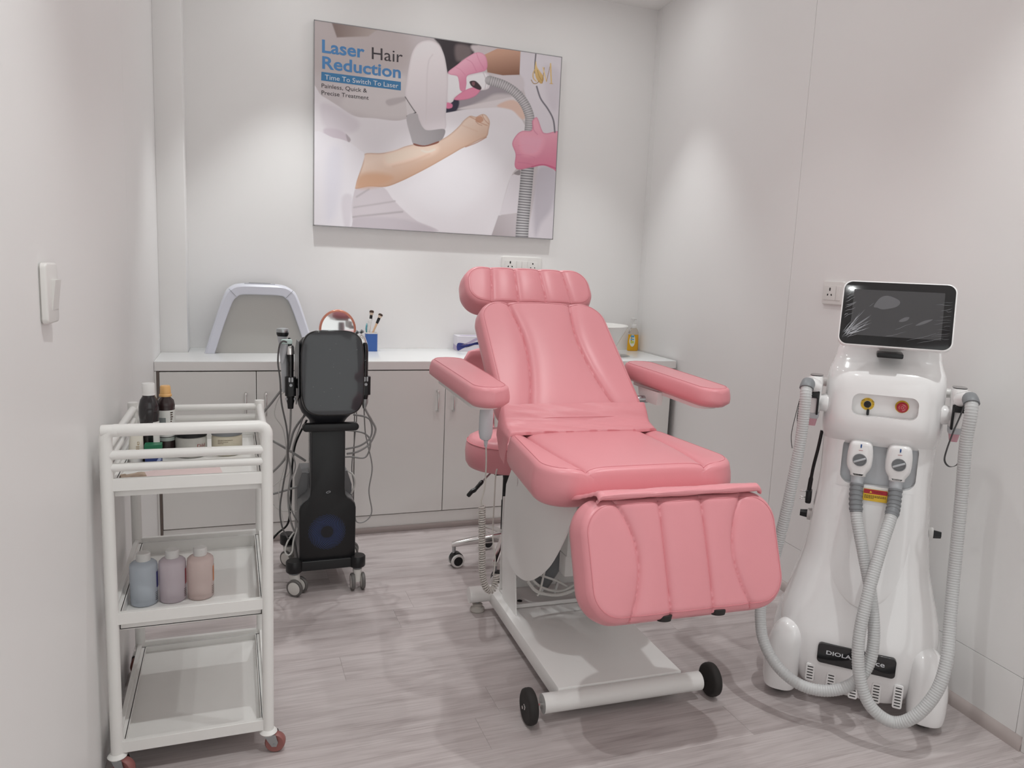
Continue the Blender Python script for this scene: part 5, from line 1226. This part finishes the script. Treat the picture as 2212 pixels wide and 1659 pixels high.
# loose cables plugged into the machine
for nm, pts, r_, m_ in (('cable', [(0.205, 3.0, 0.81), (0.18, 3.05, 0.796), (0.138, 3.05, 0.742), (0.103, 3.05, 0.698), (0.069, 3.05, 0.646), (0.086, 3.05, 0.612), (0.12, 3.05, 0.605), (0.184, 3.05, 0.567), (0.27, 3.05, 0.505)], 0.0048, CABLE),
        ('cable', [(0.275, 3.06, 0.70), (0.227, 3.08, 0.625), (0.195, 3.08, 0.516), (0.126, 3.08, 0.439), (0.087, 3.08, 0.394), (0.097, 3.08, 0.365), (0.138, 3.08, 0.366), (0.24, 3.08, 0.391)], 0.0048, CABLE),
        ('cable', [(0.275, 3.05, 0.72), (0.224, 3.04, 0.578), (0.206, 3.04, 0.465), (0.162, 3.04, 0.426), (0.132, 3.04, 0.393), (0.141, 3.04, 0.345), (0.171, 3.04, 0.311), (0.236, 3.04, 0.301)], 0.0018, CABLEW),
        ('power_cord', [(0.275, 3.06, 0.67), (0.234, 3.1, 0.563), (0.22, 3.1, 0.448), (0.216, 3.1, 0.331), (0.205, 3.1, 0.234), (0.165, 3.1, 0.194), (0.12, 3.1, 0.146), (0.05, 3.12, 0.085), (-0.03, 3.15, 0.02), (-0.12, 3.2, 0.006)], 0.0042, BLACK),
        ('cable', [(0.45, 3.0, 0.70), (0.514, 3.0, 0.68), (0.523, 3.0, 0.613), (0.482, 3.0, 0.573), (0.42, 3.0, 0.56)], 0.0040, CABLE),
        ('cable', [(0.44, 3.06, 0.72), (0.474, 3.08, 0.694), (0.468, 3.08, 0.578), (0.458, 3.08, 0.46), (0.467, 3.08, 0.381), (0.452, 3.08, 0.312)], 0.0024, CABLE),
        ('cable', [(0.42, 3.06, 0.512), (0.449, 3.06, 0.512), (0.511, 3.06, 0.508), (0.53, 3.06, 0.57), (0.501, 3.06, 0.61), (0.42, 3.06, 0.625)], 0.0036, CABLE),
        ('cable', [(0.222, 2.99, 0.235), (0.196, 2.98, 0.20), (0.185, 2.97, 0.165), (0.197, 2.965, 0.148), (0.212, 2.97, 0.16), (0.218, 2.98, 0.20), (0.235, 2.99, 0.25)], 0.0034, CABLEW),
        ('cable', [(0.275, 3.04, 0.74), (0.245, 3.0, 0.66), (0.215, 2.985, 0.57), (0.225, 2.985, 0.50), (0.20, 2.98, 0.42), (0.21, 2.985, 0.33), (0.236, 2.99, 0.27)], 0.0026, CABLE),
        ('cable', [(0.43, 3.05, 0.46), (0.458, 3.04, 0.44), (0.465, 3.04, 0.40), (0.45, 3.04, 0.36)], 0.0040, CABLEW)):
    wire(nm, pts, r_, m_, fm, (FX, FY, 0))

# ------------------------------------------------------------------ stool behind the chair
st = thing('stool', 'pink round stool with chrome star base half hidden behind the treatment chair', 'stool', (1.12, 3.0, 0))
q = MB(); q.lathe([(0.001, 0.455), (0.15, 0.455), (0.178, 0.462), (0.188, 0.48), (0.191, 0.52), (0.188, 0.555), (0.176, 0.582), (0.15, 0.596), (0.09, 0.602), (0.001, 0.603)], 56); s_ = q.build('seat', PINK, st, angle=60)
q = MB(); q.tube([(0.1845 * math.cos(2 * PI * k / 64), 0.1845 * math.sin(2 * PI * k / 64), 0.568) for k in range(64)], 0.002, 6, closed=True); q.build('piping', PINKD, s_)
q = MB(); q.rings([[Vector((x * a, 0.185 + y * b_ + 0.12 * (x * a) ** 2 * -4, z)) for x, y in rrect(2, 2, 0.6, 6)] for z, a, b_ in ((0.80, 0.10, 0.012), (0.812, 0.145, 0.022), (0.85, 0.165, 0.026), (0.90, 0.165, 0.026), (0.935, 0.145, 0.022), (0.948, 0.10, 0.012))]); q.build('backrest', PINK, st, angle=60)
q = MB(); q.tube(spline([(0, 0.10, 0.448), (0, 0.19, 0.47), (0, 0.225, 0.60), (0, 0.215, 0.83)], 6), 0.010, 12); q.build('back_bar', CHROME, st)
MB().box(-0.09, 0.09, -0.09, 0.12, 0.440, 0.455, bev=0.003).build('seat_plate', BLACK, st)
q = MB(); q.lathe([(0.001, 0.17), (0.024, 0.17), (0.025, 0.30), (0.022, 0.305), (0.022, 0.40), (0.026, 0.43), (0.001, 0.44)], 24); q.build('gas_column', BLACK, st)
q = MB(); q.cyl((0, 0, 0.08), (0, 0, 0.172), 0.028, 0.026, 24, bev=0.003); q.build('hub', CHROME, st)
q = MB(); q.tube([(-0.05, -0.04, 0.445), (-0.10, -0.075, 0.455), (-0.155, -0.10, 0.418)], 0.004, 8); lv = q.build('height_lever', STEEL, st)
q = MB(); q.tube(spline([(-0.148, -0.097, 0.424), (-0.165, -0.105, 0.410), (-0.185, -0.110, 0.392), (-0.20, -0.115, 0.386), (-0.218, -0.118, 0.368)], 4), [0.006, 0.008, 0.009, 0.009, 0.008, 0.008, 0.008, 0.008, 0.009, 0.010, 0.010, 0.010, 0.009, 0.009, 0.009, 0.009, 0.006], 8); q.build('lever_grip', BLACK, lv)
for k in range(5):
    a = math.radians(168 + 72 * k); d = Vector((math.cos(a), math.sin(a), 0)); ax = Vector((-d.y, d.x, 0))
    q = MB(); q.rings([[d * rr + ax * (w * x) + Vector((0, 0, z + h_ * y)) for x, y in rrect(2, 2, 0.5, 4)] for rr, w, h_, z in ((0.02, 0.018, 0.022, 0.135), (0.12, 0.016, 0.017, 0.122), (0.215, 0.0125, 0.012, 0.105), (0.236, 0.0115, 0.010, 0.10))]); ar = q.build('leg', CHROME, st)
    wc = d * 0.225 + Vector((0, 0, 0.030)); ca = a + 0.8 + k; cd = Vector((math.cos(ca), math.sin(ca), 0)); cx_ = Vector((-cd.y, cd.x, 0))
    if k == 0: cd = Vector((1, 0.1, 0)).normalized(); cx_ = Vector((-cd.y, cd.x, 0))
    q = MB(); q.cyl(d * 0.225 + Vector((0, 0, 0.064)), d * 0.225 + Vector((0, 0, 0.095)), 0.008, n=12); q.build('castor_stem', STEEL, ar)
    q = MB(); q.rings([[wc + cd * 0.012 + Vector((0, 0, 0.006)) + cx_ * y_ + cd * (r_ * math.cos(b2)) + Vector((0, 0, r_ * math.sin(b2))) for b2 in [2 * PI * j / 24 for j in range(24)]] for y_, r_ in ((-0.018, 0.022), (-0.016, 0.0285), (0.016, 0.0285), (0.018, 0.022))]); q.build('castor_hood', BLACK, st)
    for s2 in (-1, 1):
        Mw = frame(wc + cd * 0.012 + cx_ * (s2 * 0.020), cd, (0, 0, 1))
        q = MB(); q.lathe([(0.020, -0.006), (0.028, -0.006), (0.030, -0.003), (0.030, 0.003), (0.028, 0.006), (0.020, 0.006)], 28, M=Mw); wh = q.build('castor_wheel', WPLAST, st)
        q = MB(); q.lathe([(0.001, -0.0066), (0.0205, -0.0066), (0.0205, 0.0066), (0.001, 0.0066)], 24, M=Mw); q.build('wheel_disc', BLACK, wh)
# ------------------------------------------------------------------ trolley
tr = thing('trolley', 'white metal three-tier trolley on red castors beside the left wall', 'trolley', (-0.102, 1.95, 0))
TW, TD = 0.180, 0.53
RL = 0.0145
# front legs and the top bar that joins them
for sx in (-1, 1):
    MB().tube([(sx * TW, 0, 0.058), (sx * TW, 0, 0.866)], RL, 20).build('leg', TROL, tr)
    q = MB(); q.tube([(sx * TW, TD, 0.058), (sx * TW, TD, 0.858)], RL, 20); q.build('leg', TROL, tr)
hoop = [(-TW, 0, 0.862)] + [(-TW + 0.018 * (1 - math.cos(a)), 0, 0.866 + 0.0205 * math.sin(a)) for a in (0.3, 0.7, 1.1, 1.57)]
hoop = hoop + [(-x, y, z) for x, y, z in reversed(hoop)]
bar = MB(); bar.tube(hoop, RL + 0.0004, 20); bar.cyl((-TW - 0.010, 0, 0.885), (-TW + 0.03, 0, 0.886), 0.0150, n=20, bev=0.004); bar.build('top_rail', TROL, tr)
for z, r_ in ((0.827, 0.0115), (0.797, 0.0105)):
    MB().tube([(-TW, 0, z), (TW, 0, z)], r_, 16).build('rail', TROL, tr)
for z, r_ in ((0.838, 0.0105), (0.806, 0.0095)):
    MB().tube([(-TW, TD, z), (TW, TD, z)], r_, 16).build('rail', TROL, tr)
    for sx in (-1, 1): MB().tube([(sx * TW, 0, z), (sx * TW, TD, z)], r_, 16).build('rail', TROL, tr)
for zt, zp, zb in ((0.770, 0.742, 0.722), (0.434, 0.385, 0.381), (0.094, 0.064, 0.053)):
    bh = 0.030
    fr = MB()
    for sy in (0, TD): fr.box(-TW, TW, sy - 0.007, sy + 0.007, zt - bh, zt, bev=0.001, seg=1)
    for sx in (-1, 1): fr.box(sx * TW - 0.006, sx * TW + 0.006, 0, TD, zt - bh, zt, bev=0.001, seg=1)
    f = fr.build('tray_frame', TROL, tr)
    pn = MB(); x, y0, y1 = TW - 0.014, 0.014, TD - 0.014
    pn.box(-x, x, y0, y1, zb, zp)
    for (a, b_, c_, d_) in ((-x, x, y0, y0 + 0.002), (-x, x, y1 - 0.002, y1), (-x, -x + 0.002, y0, y1), (x - 0.002, x, y0, y1)): pn.box(a, b_, c_, d_, zp - 0.002, zt - 0.012)
    for (a, b_, c_, d_) in ((-x - 0.009, x + 0.009, y0 - 0.008, y0 + 0.004), (-x - 0.009, x + 0.009, y1 - 0.004, y1 + 0.008), (-x - 0.009, -x + 0.004, y0, y1), (x - 0.004, x + 0.009, y0, y1)): pn.box(a, b_, c_, d_, zt - 0.016, zt - 0.012)
    pn.build('tray_pan', TROL, f)
CAST = mat('castor_red', (150, 96, 92), 0.4, var=0.08, vscale=30)
for sx, sy, rot in ((-1, 0, 0.5), (1, 0, 0.25), (-1, TD, 2.0), (1, TD, -0.6)):
    cx, cy = sx * TW, sy
    q = MB(); q.lathe([(0.001, 0.052), (0.020, 0.052), (0.023, 0.056), (0.020, 0.060), (0.016, 0.064), (0.001, 0.064)], 24, (cx, cy, 0)); pl = q.build('castor_plate', TROL, tr)
    d = Vector((math.cos(rot), -math.sin(rot), 0)); ax = Vector((-d.y, d.x, 0)); wc = Vector((cx, cy, 0.0265)) + d * 0.018
    for s2 in (-1, 1):
        q = MB(); o = [(-0.026, 0.027), (0.004, 0.027), (0.010, 0.006), (0.006, -0.006), (-0.006, -0.006), (-0.018, 0.012)]
        q.prism(list(reversed(o)), -0.001, 0.001, M=frame(wc + ax * (s2 * 0.0155), d, (0, 0, 1))); q.build('castor_fork', STEEL, pl)
    Mw = frame(wc, d, (0, 0, 1))
    q = MB(); q.lathe([(0.016, -0.011), (0.023, -0.0115), (0.026, -0.008), (0.0265, 0.0), (0.026, 0.008), (0.023, 0.0115), (0.016, 0.011)], 28, M=Mw); wh = q.build('castor_wheel', CAST, tr)
    q = MB(); q.lathe([(0.001, -0.0105), (0.0165, -0.0105), (0.0165, 0.0105), (0.001, 0.0105)], 24, M=Mw); q.cyl(Mw @ Vector((0, 0, -0.018)), Mw @ Vector((0, 0, 0.018)), 0.0035, n=10); q.build('wheel_hub', STEEL, wh)

# ------------------------------------------------------------------ things on the top tray
ZT = 0.7425
DKB = mat('dark_bottle', (38, 34, 36), 0.16, coat=0.4, var=0.05); BRB = mat('brown_bottle', (52, 38, 38), 0.2, coat=0.3, var=0.05)
t = thing('lotion_bottle', 'tall black bottle with white cap on the top of the trolley', 'bottle', (-0.214, 2.225, ZT))
q = MB(); q.lathe([(0.001, 0), (0.022, 0), (0.0245, 0.003), (0.0245, 0.09), (0.0235, 0.105), (0.026, 0.13), (0.0255, 0.15), (0.0215, 0.168), (0.0155, 0.178), (0.0155, 0.182), (0.001, 0.182)], 36); q.build('body', DKB, t, angle=50)
q = MB(); q.lathe([(0.001, 0.181), (0.0168, 0.181), (0.0168, 0.184), (0.0160, 0.185), (0.0160, 0.211), (0.0145, 0.213), (0.001, 0.213)], 32); q.build('cap', WPLAST, t)
q = MB()
for i in range(2): pass
lab = [[Vector((0.0248 * math.sin(a), -0.0248 * math.cos(a), z)) for a in [0.45 + 0.09 * k for k in range(13)]] for z in [0.012 + 0.0075 * j for j in range(14)]]
lab = [[p for k, p in enumerate(r) if True] for r in lab]
q.sheet(lab); q.build('label', mat('label_white', (226, 226, 222), 0.45, var=0.03), t)
t = thing('lotion_bottle', 'brown bottle with orange cap and white label on the trolley', 'bottle', (-0.176, 2.270, ZT))
q = MB(); q.lathe([(0.001, 0), (0.021, 0), (0.0235, 0.003), (0.0235, 0.145), (0.021, 0.158), (0.0135, 0.166), (0.0135, 0.170), (0.001, 0.170)], 36); q.build('body', BRB, t, angle=50)
q = MB(); q.lathe([(0.001, 0.169), (0.0165, 0.169), (0.0165, 0.174), (0.0145, 0.176), (0.0135, 0.196), (0.0115, 0.199), (0.001, 0.199)], 32); q.build('cap', mat('orange_cap', (228, 178, 116), 0.35, var=0.02), t)
LW = mat('label_white', (226, 226, 222), 0.45)
q = MB(); q.lathe([(0.0237, 0.058), (0.0239, 0.058), (0.0239, 0.132), (0.0237, 0.132)], 36); lb = q.build('label', LW, t)
q = MB(); q.sheet([[Vector((0.0242 * math.sin(a), -0.0242 * math.cos(a), z)) for a in (-0.7, -0.45, -0.2, 0.05)] for z in (0.098, 0.112)]); q.build('label_block', mat('label_grey', (140, 146, 146), 0.5, var=0.05), lb)
q = MB(); rnd = random.Random(5)
for j in range(11):
    z = 0.064 + 0.006 * j; w_ = rnd.uniform(0.15, 0.35)
    q.sheet([[Vector((0.0243 * math.sin(a), -0.0243 * math.cos(a), zz)) for a in (0.55, 0.55 + w_ / 2, 0.55 + w_)] for zz in (z, z + 0.0032)])
q.build('label_print', INKB, lb)
q = MB(); q.lathe([(0.0237, 0.046), (0.0241, 0.046), (0.0241, 0.056), (0.0237, 0.056)], 36); q.build('clear_band', mat('clear_band', (176, 184, 178), 0.25, var=0.03), t)
def jar(label, x, y, lidm, bodyc, printfn):
    t = thing('scrub_jar', label, 'jar', (x, y, ZT), group='wide cosmetic jars on the trolley')
    q = MB(); q.lathe([(0.001, 0), (0.036, 0), (0.0405, 0.005), (0.0415, 0.02), (0.0415, 0.05), (0.0395, 0.058), (0.001, 0.058)], 44); bd = q.build('body', bodyc, t, angle=50)
    q = MB(); q.lathe([(0.001, 0.0575), (0.0415, 0.0575), (0.042, 0.0595), (0.042, 0.078), (0.0405, 0.080), (0.001, 0.080)], 44); q.build('lid', lidm, t, angle=40)
    printfn(bd); return t
GELB = mat('jar_gel', (186, 184, 178), 0.25, var=0.14, vscale=45); CRM = mat('jar_cream', (206, 198, 178), 0.3, var=0.04, vscale=30)
def cyl_text(bd, s, a0, a1, z0, h_, m_, bold=0.0, R_=0.0419):
    vs, fs = text_geo(s, bold); x0 = min(v.x for v in vs); x1 = max(v.x for v in vs)
    q = MB(); q.add([(R_ * math.sin(a0 + (a1 - a0) * (v.x - x0) / (x1 - x0)), -R_ * math.cos(a0 + (a1 - a0) * (v.x - x0) / (x1 - x0)), z0 + v.y / 0.73 * h_) for v in vs], fs); q.build('label_lettering', m_, bd)
REDT = mat('dull_red_ink', (150, 74, 74), 0.5, var=0.05); BRT = mat('brown_ink', (112, 92, 74), 0.5, var=0.05)
def print_strips(bd):
    q = MB(); rnd = random.Random(9)
    for z, a1 in ((0.046, 0.35), (0.0415, 0.0), (0.037, -0.25)):
        a = -0.6
        while a < a1:
            w_ = rnd.uniform(0.03, 0.11); q.sheet([[Vector((0.0419 * math.sin(b), -0.0419 * math.cos(b), zz)) for b in (a, a + w_ / 2, a + w_)] for zz in (z, z + 0.0013)]); a += w_ + 0.02
    q.build('label_print', BRT, bd)
jar('wide clear jar of grey scrub with black lid on the trolley', -0.112, 2.262, BLACK, GELB, lambda bd: cyl_text(bd, 'Dikl', 0.42, 1.05, 0.030, 0.010, REDT))
jar('wide cream-coloured jar with silver grey lid on the trolley', -0.018, 2.268, GREYP, CRM, print_strips)
# white tube, leaning; green and blue carton; paper sheet
t = thing('cream_tube', 'white cream tube with faded gold lettering lying at the left end of the trolley top', 'tube', (-0.2455, 2.185, ZT + 0.001), rz=0.05)
q = MB(); rs = []
for s_ in range(9):
    f = s_ / 8; w = 0.020 - 0.006 * f; d_ = 0.016 * (1 - f) + 0.0012
    rs.append([Vector((w * math.cos(a) + 0.004 * f, d_ * math.sin(a) + 0.02 * f, 0.018 + 0.085 * f)) for a in [2 * PI * k / 20 for k in range(20)]])
q.rings(rs); b_ = q.build('body', mat('tube_white', (228, 222, 210), 0.4, var=0.02), t)
q = MB(); q.cyl((0, 0, 0), (0, 0, 0.018), 0.0155, 0.017, 24, bev=0.001); q.build('cap', WPLAST, t)
q = MB(); add_text(q, 'elle', frame((0.010, -0.0165, 0.030), (0.02, 0.16, 1), (-1, 0, 0)), width=0.034, height=0.009); q.build('tube_lettering', mat('gold_ink', (170, 146, 110), 0.4, var=0.05), b_)
t = thing('small_carton', 'small blue carton with green top on the trolley before the black bottle', 'carton', (-0.200, 2.165, ZT))
MB().box(-0.020, 0.020, -0.014, 0.014, 0, 0.044, bev=0.001, seg=1).build('carton', mat('carton_blue', (44, 62, 120), 0.4, var=0.05), t)
MB().box(-0.021, 0.021, -0.015, 0.015, 0.0445, 0.060, bev=0.001, seg=1).build('lid', mat('carton_green', (40, 116, 84), 0.35, var=0.04), t)
q = MB(); q.prism([(0.0, 0.002), (0.008, 0.002), (0.019, 0.018), (0.019, 0.026), (0.012, 0.022)], 0, 0.0004, M=FRONT((0, -0.0141, 0))); q.build('carton_print', mat('carton_pale', (160, 172, 206), 0.4, var=0.03), t)
t = thing('paper_sheet', 'pale pink printed paper lying on the top tray of the trolley', 'paper', (-0.13, 2.06, ZT + 0.0006), rz=0.12)
q = MB(); g = [[Vector((-0.10 + 0.2 * i / 16, -0.05 + 0.1 * j / 8, 0.004 * (0.5 + 0.5 * math.sin(i * 0.8 + j * 0.5)) * (j / 8))) for i in range(17)] for j in range(9)]
q.sheet(g); q.sheet([[p + Vector((0, 0, 0.0004)) for p in r] for r in g]); q.build('sheet', mat('paper_pink', (226, 204, 202), 0.6, var=0.05, vscale=60), t)
t = thing('small_sachet', 'crumpled brown and beige sachet in the left corner of the trolley top tray', 'sachet', (-0.235, 2.03, ZT + 0.001), rz=0.3)
q = MB(); q.rings([[Vector((a * x, b_ * y, z + 0.002 * math.sin(7 * x + 3 * y))) for x, y in rrect(2, 2, 0.5, 5)] for z, a, b_ in ((0.002, 0.026, 0.014), (0.006, 0.030, 0.018), (0.012, 0.028, 0.015), (0.014, 0.018, 0.008))]); q.build('pouch', mat('sachet_beige', (190, 168, 150), 0.4, var=0.25, vscale=70), t)
q = MB(); q.box(-0.033, -0.026, -0.015, 0.015, 0.005, 0.008, bev=0.001, seg=1); q.build('seal_edge', mat('sachet_brown', (110, 84, 74), 0.45, var=0.1), t)

# ------------------------------------------------------------------ bottles on the middle tray
def lotion(label, x, y, col, lab, rz=0.0):
    t = thing('toner_bottle', label, 'bottle', (x, y, 0.3855), rz=rz, group='flip-top bottles on the middle tray')
    m_ = mat('lotion_%d_%d' % (col[0], col[2]), col, 0.25, spec=0.5, trans=0.45, ior=1.2, var=0.02)
    q = MB(); q.lathe([(0.001, 0), (0.030, 0), (0.0335, 0.004), (0.034, 0.05), (0.034, 0.102), (0.0328, 0.109), (0.028, 0.114), (0.0165, 0.117), (0.0165, 0.119), (0.001, 0.119)], 40); b_ = q.build('body', m_, t, angle=50)
    q = MB(); q.lathe([(0.001, 0.118), (0.0172, 0.118), (0.0175, 0.12), (0.0172, 0.137), (0.0155, 0.139), (0.001, 0.139)], 32); c_ = q.build('cap', WPLAST, t)
    MB().box(-0.006, 0.006, -0.0176, -0.0168, 0.1315, 0.1345, bev=0.0003, seg=1).build('flip_tab', WPLAST, c_)
    q = MB(); q.sheet([[Vector((0.0344 * math.sin(a), -0.0344 * math.cos(a), z)) for a in [1.15 + 0.12 * k for k in range(12)]] for z in (0.045, 0.088)]); q.build('label', mat('lab_%d_%d' % (lab[0], lab[2]), lab, 0.4, var=0.03), t)
    q = MB()
    for j in range(5): q.sheet([[Vector((0.0344 * math.sin(a), -0.0344 * math.cos(a), z)) for a in [1.0 + 0.1 * k for k in range(5)]] for z in (0.012 + 0.005 * j, 0.0135 + 0.005 * j)])
    q.build('label_print', INKB, t)
lotion('clear bottle of pale blue toner with white cap, leftmost on the middle tray', -0.2265, 2.105, (226, 234, 244), (52, 54, 130))
lotion('clear bottle of lilac toner with white cap, middle one on the trolley tray', -0.1575, 2.110, (240, 228, 236), (168, 72, 84))
lotion('clear bottle of peach-pink toner with white cap, rightmost on the trolley tray', -0.0885, 2.112, (246, 226, 222), (206, 128, 84))
